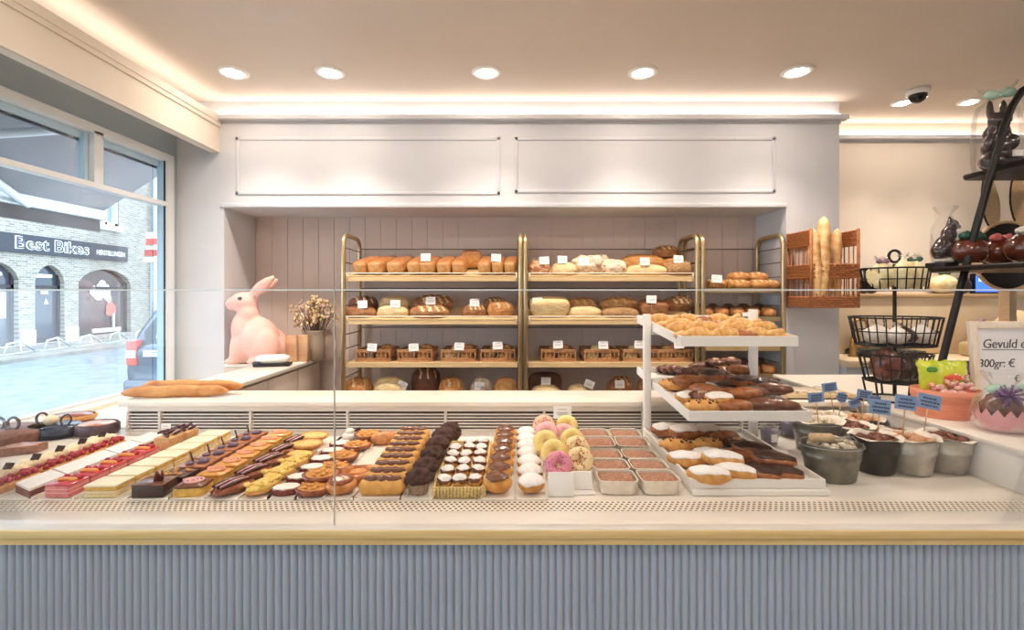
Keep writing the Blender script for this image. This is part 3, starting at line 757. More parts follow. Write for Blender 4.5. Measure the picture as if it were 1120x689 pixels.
ALMOND = MP('flaked almond', '#efb45a', '#cc7a2c', 24, (.38,.6), rough=.4, bump=.5)
CARA = MP('caramel glaze', '#b9733f', '#9b5a30', 7, rough=.25, coat=.4)
PPINK = MP('pink icing', '#e79aa8', '#dd8496', 30, (.4,.6), rough=.35)
PALEPINK = MP('pale pink icing', '#f3bcb8', '#eeaead', 10, rough=.35)
YICE = MP('yellow icing', '#f4dd8e', '#efd07a', 10, rough=.35)
DOUGH = MP('donut dough', '#e8b56c', '#d59a4e', 8, rough=.5)
PAPER = MP('pastry paper', '#f2e8da', rough=.7)
PURPLE = MP('bluish chocolate curl', '#77657c', '#5e4c62', 9, rough=.4)
TRAYM = MP('display tray enamel', '#f3ecdf', rough=.3)
# long narrow trays, one per row
def row_tray(x0, x1, y0, y1, label):
    xc, yc = (x0+x1)/2, (y0+y1)/2
    t = thing('display_tray', label, 'tray', (xc, yc, DECK), group='flat trays under the pastry rows')
    MB().box(x0-xc, x1-xc, y0-yc, y1-yc, .0008, .004, 0, .001).build('base', TRAYM, t)
    b = MB(); 
    for x in (x0-xc, x1-xc): b.box(x-.0015, x+.0015, y0-yc, y1-yc, .001, .011)
    b.build('rim', TRAYM, t)
def squircle(e=.6, n=24):
    return [(sgnpow(math.cos(2*PI*i/n), e), sgnpow(math.sin(2*PI*i/n), e)) for i in range(n)]
def slabby(b, w, d, z0, z1, mat=0, e=.25, bulge=0, seed=0, n=28):
    prof = [(.0, z0), (1-.03, z0), (1, z0+(z1-z0)*.15), (1+bulge, (z0+z1)/2), (1, z1-(z1-z0)*.12), (.96, z1), (.5, z1+(z1-z0)*.02)]
    sq = squircle(e, n); vs = []; fs = []
    for r, z in prof[1:]:
        for x, y in sq: vs.append((x*w/2*r, y*d/2*r, z))
    k = len(prof)-1
    for i in range(k-1):
        for j in range(n): fs.append((i*n+j, i*n+(j+1) % n, (i+1)*n+(j+1) % n, (i+1)*n+j))
    fs += [tuple(range(n-1, -1, -1)), tuple((k-1)*n+j for j in range(n))]
    return b.add(vs, fs, mat, True)
def cap(b, w, d, z0, h, mat=0, e=.7, drip=.0, seed=0, n=28, m=6):
    """domed icing over something, its edge wavy"""
    sq = squircle(e, n); vs = [(0,0,z0+h)]; fs = []
    for i in range(1, m+1):
        r = i/m
        for j, (x, y) in enumerate(sq):
            k = 1+drip*math.sin(j*1.9+seed)*(r > .7)
            vs.append((x*w/2*r*k, y*d/2*r*k, z0+h*(1-r**2.4)-(drip*.012*(1+math.sin(j*2.6+seed)) if i == m else 0)))
    for j in range(n): fs.append((0, 1+j, 1+(j+1) % n))
    for i in range(m-1):
        for j in range(n): fs.append((1+i*n+j, 1+(i+1)*n+j, 1+(i+1)*n+(j+1) % n, 1+i*n+(j+1) % n))
    fs.append(tuple(1+(m-1)*n+j for j in range(n)))
    return b.add(vs, fs, mat, True)
def ecap(b, c, r, th=1.35, k=1.04, wav=.10, seed=0, rough=0, nseed=0, mat=0, n=30, m=9):
    """a skin over the upper part of an ellipsoid, down to a wavy edge"""
    c = Vector(c); vs = []
    def pt(t_, a, kk):
        p = Vector((math.sin(t_)*math.cos(a), math.sin(t_)*math.sin(a), math.cos(t_)))
        q = (1+(rough*noise.noise(p*2.2+Vector((nseed, nseed*.7, 0))) if rough else 0))*kk
        return c+Vector((p.x*r[0]*q, p.y*r[1]*q, p.z*r[2]*q))
    vs.append(pt(0, 0, k))
    for i in range(1, m+2):
        for j in range(n):
            a = 2*PI*j/n; e = th*(1+wav*math.sin(a*3+seed)+wav*.6*math.sin(a*7+2*seed))
            vs.append(pt(e*min(i, m)/m, a, k if i <= m else .97))
    fs = [(0, 1+j, 1+(j+1) % n) for j in range(n)]
    for i in range(m):
        for j in range(n): fs.append((1+i*n+j, 1+(i+1)*n+j, 1+(i+1)*n+(j+1) % n, 1+i*n+(j+1) % n))
    return b.add(vs, fs, mat, True)
def loop(fnlist, xs, ds, labels, group, z=DZ, rz=0, jit=3):
    for i, (x, d) in enumerate(zip(xs, ds)):
        k = fnlist[i % len(fnlist)] if isinstance(fnlist, list) else fnlist
        k.place((x, d, z), (0, 0, R(rz+random.uniform(-jit, jit))), labels(i, len(ds)), group)
# ---- A: cream slices with red berries and a chocolate square
def mk():
    t = thing('cream_berry_slice', 'x', 'pastry')
    b = MB(); slabby(b, .118, .078, 0, .022); b.build('crust', PASTRY, t)
    b = MB()
    for i, (x, y, r) in enumerate(((-.035,-.012,.024),(-.03,.018,.022),(-.004,.0,.026),(-.012,-.022,.017),(.008,.022,.018))): b.ell((x,y,.030+.008*(i == 2)), (r, r, .020), rough=.2, seed=i)
    b.build('cream_swirl', CREAM, t)
    b = MB(); rnd = random.Random(3)
    for i in range(14): b.ell((.036+rnd.uniform(-.018,.016), rnd.uniform(-.034,.034), .026+rnd.uniform(0,.010)), (.009,)*3, nu=9, nv=6)
    b.build('berries', BERRY, t)
    b = MB(); b.box(-.011,.011,-.002,.002,-.010,.011); b.xf(xform((.000,-.012,.057), (R(-38),R(8),R(20)))).build('chocolate_square', DCHOC, t)
    return t
K = Kind(mk); ds = [1.42,1.50,1.585,1.67,1.755,1.84]
loop(K, [-1.575]*6, ds, lambda i, n: f'{nth(i,n)} cream and red berry slice from the glass, chocolate square on top', 'cream berry slices', jit=4)
row_tray(-1.645, -1.505, 1.385, 2.0, 'flat white tray under the cream and red berry slices')
# ---- B: low bars with a white top, cut on the bias
def mkB(L):
    def f():
        t = thing('iced_bar', 'x', 'pastry'); w = .088; s = .045
        o = [(w/2, 0), (w/2, L), (-w/2, L+s), (-w/2, s)]
        MB().prism(o, lambda x, y: Vector((x,y,0)), lambda x, y: Vector((x,y,.022))).build('cake_layer', BROWNSIDE, t)
        o2 = [(x*1.01, y) for x, y in o]
        MB().prism(o2, lambda x, y: Vector((x,y,.022)), lambda x, y: Vector((x,y,.029))).build('white_top', WICING, t)
        return t
    return f
for i, (y, L) in enumerate(((1.388,.112),(1.506,.19),(1.703,.11),(1.82,.105))):
    Kind(mkB(L)).place((-1.452, y, DZ-.002), (0,0,0), f'{nth(i,4)} low red-brown bar with a white top, counted from the glass', 'white-topped bars')
row_tray(-1.50, -1.40, 1.385, 2.0, 'flat white tray under the low white-topped bars')
# ---- C: pink mousse cubes with peach
def mk():
    t = thing('peach_mousse_cake', 'x', 'pastry')
    MB().box(-.036,.036,-.033,.033,0,.034,0,.003).build('mousse', PINK, t)
    b = MB(); b.box(-.0365,.0365,-.0335,.0335,.013,.0155); b.box(-.0365,.0365,-.0335,.0335,.024,.026); b.build('cream_layers', MP('rose cream', '#f3c4b6', rough=.5), t)
    MB().box(-.0368,.0368,-.0338,.0338,.033,.038,0,.002).build('glaze', REDG, t)
    b = MB()
    for k in range(9):
        a = -.9+1.8*k/8; b.ell((.026*math.sin(a), .002+.012*math.cos(a)-.008, .041), (.007,.009,.006), nu=8, nv=6)
    b.build('peach_slice', PEACH, t)
    b = MB()
    for i, (x, y) in enumerate(((-.022,.020),(.020,.022),(0,.026))): b.ell((x,y,.042), (.009,)*3, nu=9, nv=6)
    b.build('berries', BERRY, t); return t
K = Kind(mk)
loop(K, [-1.330]*5, [1.422,1.494,1.566,1.638,1.71], lambda i, n: f'{nth(i,n)} pink mousse cake with a peach slice, counted from the glass', 'pink peach cakes', jit=2)
def mk():
    t = thing('caramel_curl_cake', 'x', 'pastry')
    MB().box(-.035,.035,-.032,.032,0,.05,0,.003).build('cake', MP('caramel sponge', '#dcae7c', '#c8945c', 16, rough=.6), t)
    b = MB(); rnd = random.Random(5)
    for i in range(7):
        p = Vector((rnd.uniform(-.022,.022), rnd.uniform(-.02,.02), .054+rnd.uniform(0,.014))); q = Vector((rnd.uniform(-1,1), rnd.uniform(-1,1), rnd.uniform(0,.8))).normalized()*.02
        b.tube([p-q, p, p+q], [.004,.006,.003], 7)
    b.build('chocolate_curls', MP('plum chocolate', '#6b4650', '#52333a', 8, rough=.3), t); return t
K = Kind(mk)
loop(K, [-1.325,-1.315], [1.835,1.912], lambda i, n: f'{["nearer","farther"][i]} caramel cake with dark chocolate curls near the louvre', 'caramel curl cakes', jit=2)
row_tray(-1.38, -1.28, 1.385, 2.0, 'flat white tray under the pink peach cakes')
# ---- D: layered squares with a pale top
def mk():
    t = thing('custard_layer_slice', 'x', 'pastry')
    MB().box(-.047,.047,-.037,.037,0,.010,0,.002).build('puff_base', SPONGE, t)
    MB().box(-.045,.045,-.036,.036,.010,.020,0,.003).build('cream_layer', CREAM, t)
    MB().box(-.046,.046,-.0365,.0365,.020,.031,0,.002).build('custard_layer', YCAKE, t)
    MB().box(-.047,.047,-.037,.037,.031,.037,0,.002).build('iced_top', MP('cream icing', '#f8eecf', '#f3e4bb', 10, rough=.4), t); return t
K = Kind(mk)
loop(K, [-1.205]*7, [1.425+.083*k for k in range(7)], lambda i, n: f'{nth(i,n)} pale-topped custard slice from the glass', 'pale-topped custard slices', jit=2)
row_tray(-1.26, -1.15, 1.385, 2.0, 'flat white tray under the pale-topped custard slices')
# ---- E: dark chocolate squares and caramel squares with sticks
def mk():
    t = thing('dark_chocolate_square', 'x', 'pastry')
    MB().box(-.045,.045,-.036,.036,0,.036,0,.002).build('cake', DCHOC, t)
    MB().box(-.0455,.0455,-.0365,.0365,.034,.038,0,.001).build('glaze', CHOC, t)
    b = MB(); rnd = random.Random(9)
    for i in range(6):
        p = Vector((.012+rnd.uniform(-.015,.015), rnd.uniform(-.012,.012), .038)); q = Vector((rnd.uniform(-.014,.014), rnd.uniform(-.01,.01), .026)); b.tube([p, p+q*.6, p+q], [.004,.005,.002], 6)
    b.build('chocolate_shavings', MP('reddish chocolate', '#7c3222', '#5c2218', 9, rough=.3), t); return t
Kind(mk).place((-1.068, 1.425, DZ), (0,0,R(3)), 'dark chocolate square with upright shavings right at the glass')
def mk():
    t = thing('nut_chocolate_square', 'x', 'pastry')
    MB().box(-.045,.045,-.036,.036,0,.030,0,.002).build('cake', DCHOC, t)
    b = MB(); rnd = random.Random(4)
    for i in range(12): b.ell((rnd.uniform(-.036,.036), rnd.uniform(-.028,.028), .032), (.008,.006,.005), nu=8, nv=5)
    b.build('nuts', PASTRY, t); return t
Kind(mk).place((-1.06, 1.507, DZ), (0,0,R(-3)), 'dark chocolate square with nuts, second in its row')
def mk():
    t = thing('caramel_chocolate_slice', 'x', 'pastry')
    MB().box(-.045,.045,-.038,.038,0,.026,0,.002).build('cake', MP('brown layer cake', '#a8694a', '#83492f', 16, rough=.5), t)
    MB().box(-.046,.046,-.039,.039,.026,.032,0,.002).build('glaze', CARA, t)
    b = MB(); b.tube([(-.012,.0,.03),(-.026,.004,.068)], .0028, 7); b.build('chocolate_stick', DCHOC, t)
    b = MB(); b.ell((.016,.004,.036), (.018,.016,.010), rough=.3); b.ell((-.016,-.014,.034), (.012,.012,.008), rough=.3); b.build('cream_dab', PURPLE, t); return t
K = Kind(mk)
loop(K, [-1.052]*5, [1.59,1.675,1.76,1.845,1.925], lambda i, n: f'{nth(i,n)} caramel slice with a leaning chocolate stick, counted from the glass', 'caramel slices with sticks', jit=4)
row_tray(-1.12, -1.0, 1.385, 2.0, 'flat white tray under the dark squares and caramel slices')
# ---- F: swirled slices
def swirl(b, w, d, z):
    n = 60; pts = []
    for i in range(n):
        a = i/n*5*PI; r = .15+.85*i/n; pts.append((w/2*r*math.cos(a), d/2*r*math.sin(a), z))
    b.tube(pts, .0035, 6)
def mkF(top, line, base):
    def f():
        t = thing('swirl_iced_slice', 'x', 'pastry')
        b = MB(); slabby(b, .088, .072, .002, .030, e=.35, bulge=.02); b.build('cake', base, t)
        b = MB(); cap(b, .092, .076, .029, .010, e=.4, drip=.03); b.build('icing', top, t)
        b = MB(); swirl(b, .066, .050, .0385); b.build('piped_swirl', line, t)
        b = MB(); b.lathe([(.056,0),(.054,.002)], 28, sy=.82); b.build('paper', PAPER, t); return t
    return f
Kind(mkF(CHOC, PALEPINK, YCAKE)).place((-.955, 1.425, DZ-.001), (0,0,R(8)), 'yellow cake slice with chocolate top and pale swirl, nearest the glass')
K = Kind(mkF(MP('apricot icing', '#e8ad58', '#d9923c', 9, rough=.3, coat=.3), MP('salmon piping', '#e9a57c', rough=.4), YCAKE))
loop(K, [-.945]*6, [1.515+.083*k for k in range(6)], lambda i, n: f'{nth(i,n)} apricot-iced swirl slice counted from the glass', 'apricot swirl slices', jit=8)
row_tray(-1.0, -.895, 1.385, 2.0, 'flat white tray under the swirl-iced slices')
# ---- G: long glazed brown pastries
def mk():
    t = thing('glazed_nut_pastry', 'x', 'pastry')
    b = MB(); b.ell((0,0,.014), (.044,.062,.016), rough=.25, seed=2, nu=20); b.build('dough', REDBROWN, t)
    b = MB()
    for k in range(3): b.tube([(-.022+.02*k, -.05, .026), (-.018+.02*k, 0, .033), (-.024+.02*k, .05, .026)], [.003,.006,.003], 7)
    b.build('chocolate_strands', DCHOC, t)
    b = MB(); 
    for k in range(2): b.tube([(-.012+.02*k, -.045, .028), (-.010+.02*k, 0, .034), (-.014+.02*k, .045, .028)], .0028, 6)
    b.build('icing_strands', PALEPINK, t); return t
K = Kind(mk)
loop(K, [-.845]*5, [1.44,1.55,1.66,1.77,1.88], lambda i, n: f'{nth(i,n)} long red-brown pastry with chocolate strands, counted from the glass', 'red-brown strand pastries', rz=-24, jit=3)
row_tray(-.893, -.80, 1.385, 2.0, 'flat white tray under the long red-brown pastries')
# ---- H: yellow crumble fingers and oval tarts
def mk():
    t = thing('custard_finger', 'x', 'pastry')
    b = MB(); b.ell((0,0,.012), (.040,.060,.012), nu=20); b.build('base', PASTRY, t)
    b = MB(); rnd = random.Random(2); b.ell((0,0,.020), (.036,.056,.014), nu=20)
    for i in range(26): b.ell((rnd.uniform(-.026,.026), rnd.uniform(-.044,.044), .031), (.008,.008,.006), nu=8, nv=5, rough=.3, seed=i)
    b.build('custard_crumble', MP('custard crumble', '#f4d77e', '#e9bf58', 16, rough=.55), t); return t
K = Kind(mk)
loop(K, [-.752,-.755,-.75], [1.44,1.545,1.645], lambda i, n: f'{nth(i,n)} yellow crumble finger counted from the glass', 'yellow crumble fingers', rz=-20, jit=3)
def mk():
    t = thing('oval_tart', 'x', 'pastry')
    MB().lathe([(.048,0),(.056,.006),(.058,.014),(.053,.014)], 28, sy=.62, cap1=False).build('crust', PASTRY, t)
    b = MB(); cap(b, .110, .068, .0125, .008, e=1.0); b.build('filling', MP('egg filling', '#f3cf7e', '#dca246', 20, rough=.4, bump=.3), t); return t
K = Kind(mk)
for i, (x, d, z, lb) in enumerate(((-.785,1.75,0,'oval egg tart behind the yellow crumble fingers'),(-.80,1.86,0,'oval egg tart lying under the topmost one'),(-.79,1.90,.022,'topmost oval egg tart of the stack near the louvre'),(-.775,1.80,.02,'oval egg tart leaning on the stacked ones'))):
    K.place((x, d, DZ+z), (R(8 if z else 0),0,R(-8+6*i)), lb, 'oval egg tarts')
row_tray(-.797, -.712, 1.385, 2.0, 'flat white tray under the yellow fingers and oval tarts')
# ---- I: white-iced ovals
def mk():
    t = thing('white_iced_oval', 'x', 'pastry')
    MB().lathe([(.036,.001),(.041,.008),(.042,.018),(.040,.022)], 28, sy=.72).build('cake', BROWNSIDE, t)
    b = MB(); cap(b, .083, .060, .021, .006, e=1.0, drip=.03); b.build('icing', WICING, t)
    MB().lathe([(.046,0),(.045,.0015)], 28, sy=.74).build('paper', PAPER, t); return t
K = Kind(mk)
loop(K, [-.674,-.670,-.667,-.668,-.664,-.665], [1.42,1.505,1.59,1.675,1.76,1.845], lambda i, n: f'{nth(i,n)} brown oval cake with white icing, counted from the glass', 'white-iced ovals', rz=10, jit=5)
def mk():
    t = thing('meringue_cup', 'x', 'pastry')
    b = MB(); b.ell((0,0,.016), (.034,.03,.016), rough=.2, seed=4); b.ell((0,0,.034), (.018,.017,.014), rough=.2); b.build('meringue', WICING, t)
    b = MB(); b.prism([(0,0),(.045,.012),(.040,.026)], lambda x, y: Vector((x, 0, .026+y)), lambda x, y: Vector((x, .003, .026+y))); b.build('chocolate_shard', DCHOC, t); return t
Kind(mk).place((-.665, 1.95, DZ), (0,0,0), 'white meringue with a dark chocolate shard near the louvre')
row_tray(-.712, -.625, 1.385, 2.0, 'flat white tray under the white-iced ovals')
# ---- J: almond tarts
def mk():
    t = thing('almond_tart', 'x', 'pastry')
    MB().lathe([(.042,0),(.054,.008),(.058,.019),(.050,.021)], 28, sy=.78, cap1=False).build('crust', REDBROWN, t)
    b = MB(); cap(b, .106, .082, .018, .010, e=1.0); rnd = random.Random(6)
    for i in range(22):
        a = rnd.uniform(0, 2*PI); r = rnd.uniform(0,.040); m = b.mark()
        b.ell((0,0,0), (.010,.006,.0018), nu=8, nv=5); b.xf(xform((r*math.cos(a), .8*r*math.sin(a), .0285-.004*(r/.04)**2), (rnd.uniform(-.3,.3), rnd.uniform(-.3,.3), rnd.uniform(0,3))), m)
    b.build('almond_topping', ALMOND, t); return t
K = Kind(mk)
for x, d, z, rz, lb in ((-.592,1.425,0,0,'almond tart on the deck right at the glass'),(-.590,1.475,.022,10,'big almond tart lying on top of the front one'),(-.598,1.60,0,-5,'almond tart third from the glass in its row'),(-.605,1.70,.004,8,'almond tart fourth from the glass in its row'),(-.597,1.83,0,4,'almond tart fifth from the glass, beside the croissant'),(-.583,1.93,.012,0,'farthest almond tart, raised against the louvre')):
    K.place((x, d, DZ+z), (R(4 if z else 0),0,R(rz)), lb, 'almond tarts')
row_tray(-.637, -.552, 1.385, 2.0, 'flat white tray under the almond tarts')
# ---- K: glazed buns and a croissant
def mk():
    t = thing('iced_bun', 'x', 'pastry')
    b = MB(); b.ell((0,0,.024), (.046,.042,.024), rough=.12, seed=5, nu=22, nv=14); b.build('bun', MP('glazed bun', '#dd9a52', '#b86f34', 5, rough=.25, coat=.3), t)
    b = MB(); cap(b, .052, .046, .043, .006, drip=.12, e=1); b.build('icing', WICING, t)
    b = MB(); b.torus((0,0,.041), .030, .007, 24, 7); b.build('fruit_ring', REDBROWN, t)
    MB().lathe([(.051,0),(.05,.002)], 26).build('paper', PAPER, t); return t
Kind(mk).place((-.513, 1.425, DZ-.001), (0,0,0), 'round glazed bun with white icing in its middle, at the glass')
def mk():
    t = thing('diamond_pastry', 'x', 'pastry')
    b = MB()
    o = [(-.062,0),(0,-.058),(.066,0),(0,.060)]
    for i in range(4):
        p = Vector((*o[i],.012)); q = Vector((*o[(i+1) % 4],.012)); b.tube([p, (p+q)/2*1.02+Vector((0,0,.006)), q], [.011,.015,.011], 9)
    b.ell((0,0,.012), (.046,.042,.012)); b.build('folded_dough', MP('glossy folded dough', '#d98d4c', '#b4632f', 6, rough=.22, coat=.4), t)
    b = MB(); b.ell((0,0,.022), (.026,.024,.009), rough=.2); b.build('filling', MP('apricot filling', '#eeb06a', '#da8843', 10, rough=.3), t); return t
Kind(mk).place((-.497, 1.535, DZ), (0,0,R(12)), 'large folded diamond pastry behind the round iced bun')
CROI = MP('croissant crust', '#e0a060', '#b46c38', 7, (.3,.7), rough=.35, coat=.2)
def croissant_mb(L=.12, seed=0):
    b = MB(); n = 34; pts = []; rs = []
    for i in range(n+1):
        u = i/n*2-1; a = u*1.15
        pts.append((L*.46*math.sin(a)/math.sin(1.15), -L*.20*(math.cos(a)-1)*1.7, .022-.008*abs(u)**2)); ring = .9+.1*abs(math.sin(i*PI/4.2))
        rs.append(max(.004, .027*L/.12*(1-abs(u)**2.1*.86)*ring))
    b.tube(pts, rs, 12); return b
def mk():
    return tag(croissant_mb(.125).build('croissant', CROI), 'x', 'pastry')
Kind(mk).place((-.505, 1.90, DZ), (0,0,R(20)), 'single curved croissant near the louvre, beside the almond tarts')
row_tray(-.55, -.462, 1.385, 2.0, 'half-empty white tray holding the iced bun and the croissant')
# ---- L: eclairs
CHOUX = MP('choux crust', '#e9b463', '#d39844', 7, (.3,.7), rough=.45, bump=.15)
def mk():
    t = thing('chocolate_eclair', 'x', 'pastry')
    b = MB(); n = 22; pts = []; rs = []
    for i in range(n+1):
        u = i/n*2-1; pts.append((u*.070, 0, .024)); rs.append(max(.006, .0255*(1-abs(u)**6)**.5*(1+.03*math.sin(i*2.1))))
    b.tube(pts, rs, 14); b.build('choux', CHOUX, t)
    b = MB(); pts = []; rs = []
    for i in range(n+1):
        u = i/n*2-1; pts.append((u*.056, .0015*math.sin(i), .0455)); rs.append(max(.003, .0115*(1-abs(u)**6)**.5*(1+.08*math.sin(i*1.3))))
    b.tube(pts, rs, 10); b.xf(xform(sc=(1,1.15,1))).build('chocolate_icing', CHOC, t)
    b = MB(); slabby(b, .158, .066, 0, .002, e=.6); b.build('paper', PAPER, t); return t
K = Kind(mk)
loop(K, [-.386-.002*k for k in range(9)], [1.417+.066*k for k in range(9)], lambda i, n: f'{nth(i,n)} chocolate eclair counted from the glass', 'eclairs in one column', z=DZ-.001, jit=3)
row_tray(-.462, -.325, 1.385, 2.0, 'flat white tray under the column of eclairs')
# ---- M: chocolate muffins
def mk():
    t = thing('chocolate_muffin', 'x', 'pastry')
    prof = [(.026,0),(.031,.020),(.034,.036)]
    n = 36; vs = []
    for r, z in prof:
        for j in range(n): a = 2*PI*j/n; k = r*(1+.035*(1 if j % 2 else -1)); vs.append((k*math.cos(a), k*math.sin(a), z))
    b = MB(); b.add(vs, [(i*n+j, i*n+(j+1) % n, (i+1)*n+(j+1) % n, (i+1)*n+j) for i in range(2) for j in range(n)]+[tuple(range(n-1,-1,-1))], 0, False); b.build('paper_cup', MP('brown paper cup', '#a9917a', '#957c64', 10, rough=.6), t)
    b = MB()
    def fn(p):
        k = 1+.22*noise.noise(p*2.4+Vector((3,1,2)))+.16*abs(noise.noise(p*5))
        return Vector((p.x*.041*k, p.y*.041*k, .040+(p.z*.029*k if p.z > 0 else p.z*.012)))
    b.blob(fn, 40, 24); b.build('muffin_top', MUFFIN, t); return t
K = Kind(mk)
for i, (x, d, rot, z) in enumerate(((-.281,1.43,0,0),(-.276,1.525,0,0),(-.270,1.63,0,.004),(-.268,1.735,-8,.008),(-.262,1.84,-30,.016),(-.252,1.925,-62,.028))):
    K.place((x, d, DZ+z), (0,R(rot),R(20*i)), f'{nth(i,6)} chocolate muffin counted from the glass', 'chocolate muffins')
row_tray(-.325, -.232, 1.385, 2.0, 'flat white tray under the chocolate muffins')
# ---- N: basket tray of small sugared choux
t = thing('choux_basket', 'shallow yellow basket tray filled with small sugared choux', 'basket', (-.157,1.62,DECK+.001))
b = MB()
YB_ = MP('yellow straw weave', '#f6e2a6', '#e0bd72', 60, (.4,.6), rough=.6, bump=.4)
for z in (.006,.014,.022,.030):
    b.tube([(-.073,-.222,z),(.073,-.222,z),(.073,.222,z),(-.073,.222,z)], .0044, 6, closed=True)
for i in range(15):
    x = -.07+.14*i/14; b.tube([(x,-.2265,.002),(x,-.2265,.034)], .0024, 5)
for i in range(30):
    y = -.22+.44*i/29
    for x in (-.0775,.0775): b.tube([(x,y,.002),(x,y,.034)], .0024, 5)
b.build('woven_side', YB_, t); MB().box(-.072,.072,-.22,.22,.0,.004).build('base', YB_, t)
def mk():
    t = thing('sugared_choux', 'x', 'pastry')
    b = MB(); b.ell((0,0,.020), (.0235,.0235,.020), rough=.15, seed=3); b.build('bun', CHOUX, t)
    b = MB(); ecap(b, (0,0,.020), (.0235,.0235,.020), 1.5, 1.03, .12, 2, .15, 3); b.build('chocolate_band', CHOC, t)
    b = MB(); ecap(b, (0,0,.020), (.0235,.0235,.020), 1.05, 1.05, .05, 1, .15, 3); b.build('powdered_sugar', SUGAR, t); return t
K = Kind(mk); col = ['left','middle','right']
for r in range(6):
    for c in range(3):
        if (r, c) == (5, 0): continue
        K.place((-.157+(c-1)*.0475+random.uniform(-.002,.002), 1.435+.074*r+random.uniform(-.003,.003), DECK+.012+(.008 if r else .006)), (R(random.uniform(-8,8)),R(random.uniform(-8,8)),random.uniform(0,6)), f'sugared choux in the {ORD[r]} rank from the glass, {col[c]} one of its rank', 'small sugared choux in the basket')
# ---- O: chocolate-topped buns
def mk():
    t = thing('chocolate_bun', 'x', 'pastry')
    b = MB(); b.ell((0,0,.031), (.044,.040,.031), rough=.08, seed=8, nu=20, nv=13); b.build('bun', MP('golden bun', '#e9ad58', '#cf8838', 5, rough=.35), t)
    b = MB(); ecap(b, (0,0,.031), (.044,.040,.031), .85, 1.05, .06, 1, .08, 8); b.xf(xform((0,-.003,0), (R(8),0,0))).build('chocolate_glaze', CHOC, t); return t
K = Kind(mk)
loop(K, [-.043+.003*k for k in range(7)], [1.43+.085*k for k in range(7)], lambda i, n: f'{nth(i,n)} golden bun with chocolate glaze, counted from the glass', 'chocolate-glazed buns', jit=18)
row_tray(-.09, .008, 1.385, 2.0, 'flat white tray under the chocolate-glazed buns')
# ---- P: sugared berliners
def mk():
    t = thing('sugared_berliner', 'x', 'pastry')
    b = MB(); 
    def fn(p): return Vector((p.x*.041, p.y*.040, .027+p.z*.027*(1 if p.z > 0 else .95)))
    b.blob(fn, 22, 13); b.build('bun', MP('fried dough', '#dba14e', '#bd7a30', 6, rough=.4), t)
    b = MB(); ecap(b, (0,0,.027), (.041,.040,.027), 1.38, 1.04, .06, 1); b.build('powdered_sugar', SUGAR, t); return t
K = Kind(mk)
loop(K, [.058]*7, [1.43+.085*k for k in range(7)], lambda i, n: f'{nth(i,n)} berliner white with powdered sugar, counted from the glass', 'sugared berliners', jit=10)
row_tray(.012, .104, 1.385, 2.0, 'flat white tray under the sugared berliners')
# ---- Q: ring doughnuts leaning in two columns
def mkQ(ice, spr=None):
    def f():
        t = thing('ring_doughnut', 'x', 'doughnut')
        b = MB(); b.torus((0,0,0), .026, .0175, 32, 14); b.xf(xform(sc=(1,1,.86))).build('dough', DOUGH, t)
        b = MB(); vs = []; n = 32; m = 8
        for i in range(n):
            a = 2*PI*i/n
            for j in range(m+1):
                q = -.25+(PI+.5)*j/m; rr = .0186*(1+.02*math.sin(3*a)); r = .026+rr*math.cos(q); vs.append((r*math.cos(a), r*math.sin(a), rr*.9*math.sin(q)))
        b.add(vs, [(i*(m+1)+j, ((i+1) % n)*(m+1)+j, ((i+1) % n)*(m+1)+j+1, i*(m+1)+j+1) for i in range(n) for j in range(m)], 0, True); b.build('icing', ice, t)
        if spr:
            b = MB(); rnd = random.Random(1)
            for i in range(46):
                a = rnd.uniform(0, 2*PI); q = rnd.uniform(.5, 2.6); r = .026+.019*math.cos(q); mk_ = b.mark()
                b.ell((0,0,0), (.0036,.0016,.0014), nu=6, nv=4); b.xf(xform((r*math.cos(a), r*math.sin(a), .0172*math.sin(q)), (0,0,rnd.uniform(0,3))), mk_)
            b.build('sprinkles', spr, t)
        return t
    return f
SPO = MP('orange sprinkles', '#d9622c', '#a83a1e', 30, rough=.4); SPP = MP('pink sprinkles', '#c8607c', rough=.4)
KQ = {'pink': Kind(mkQ(PPINK, SPP)), 'yellow': Kind(mkQ(YICE)), 'pale': Kind(mkQ(PALEPINK)), 'speck': Kind(mkQ(MP('cream icing speckled', '#f6e2b4', '#ecce90', 20, rough=.4), SPO)), 'pinkspeck': Kind(mkQ(MP('peach icing', '#f3c3a0', rough=.4), SPP))}
for k, px, py, d, lb in (('pink',611,509,1.485,'deep pink ring doughnut leaning on the white card'),('yellow',606,495,1.585,'yellow ring doughnut behind the deep pink one'),('yellow',597,484,1.67,'yellow ring doughnut third in the left column'),('pale',598,474,1.77,'pale pink ring doughnut in the left column'),('pinkspeck',595,466,1.87,'peach speckled ring doughnut at the back of the left column'),
                         ('speck',634,504,1.52,'ring doughnut with orange sprinkles nearest the small card'),('speck',631,491,1.62,'ring doughnut with orange sprinkles, second from the small card'),('yellow',626,482,1.71,'yellow ring doughnut in the right column'),('pale',617,476,1.80,'pink ring doughnut in the middle of the right column'),('yellow',620,466,1.90,'yellow ring doughnut at the back, below the price card')):
    p = at(px, py, d); KQ[k].place((p.x, d, max(p.z, DZ+.0445)), (R(62),0,R(random.uniform(-6,6))), lb, 'ring doughnuts')
t = thing('doughnut_tray', 'white tray with end plates in which the ring doughnuts lean', 'tray', (.178,1.7,DECK))
MB().box(-.072,.072,-.28,.28,.001,.005,0,.001).build('base', WHITE, t)
b = MB(); b.box(-.072,.072,.255,.262,.004,.06)
for k in range(4): b.box(-.07,.07,-.16+.105*k,-.156+.105*k,.005,.035)
b.build('dividers', WHITE, t)
o = MB().box(-.038,.038,-.004,.004,0,.068,0,.001).build('blank_card', CARD, None, (.146,1.412,DECK+.001), (R(-12),0,0)); tag(o, 'larger blank white card standing in front of the deep pink doughnut', 'card', 'blank white cards')
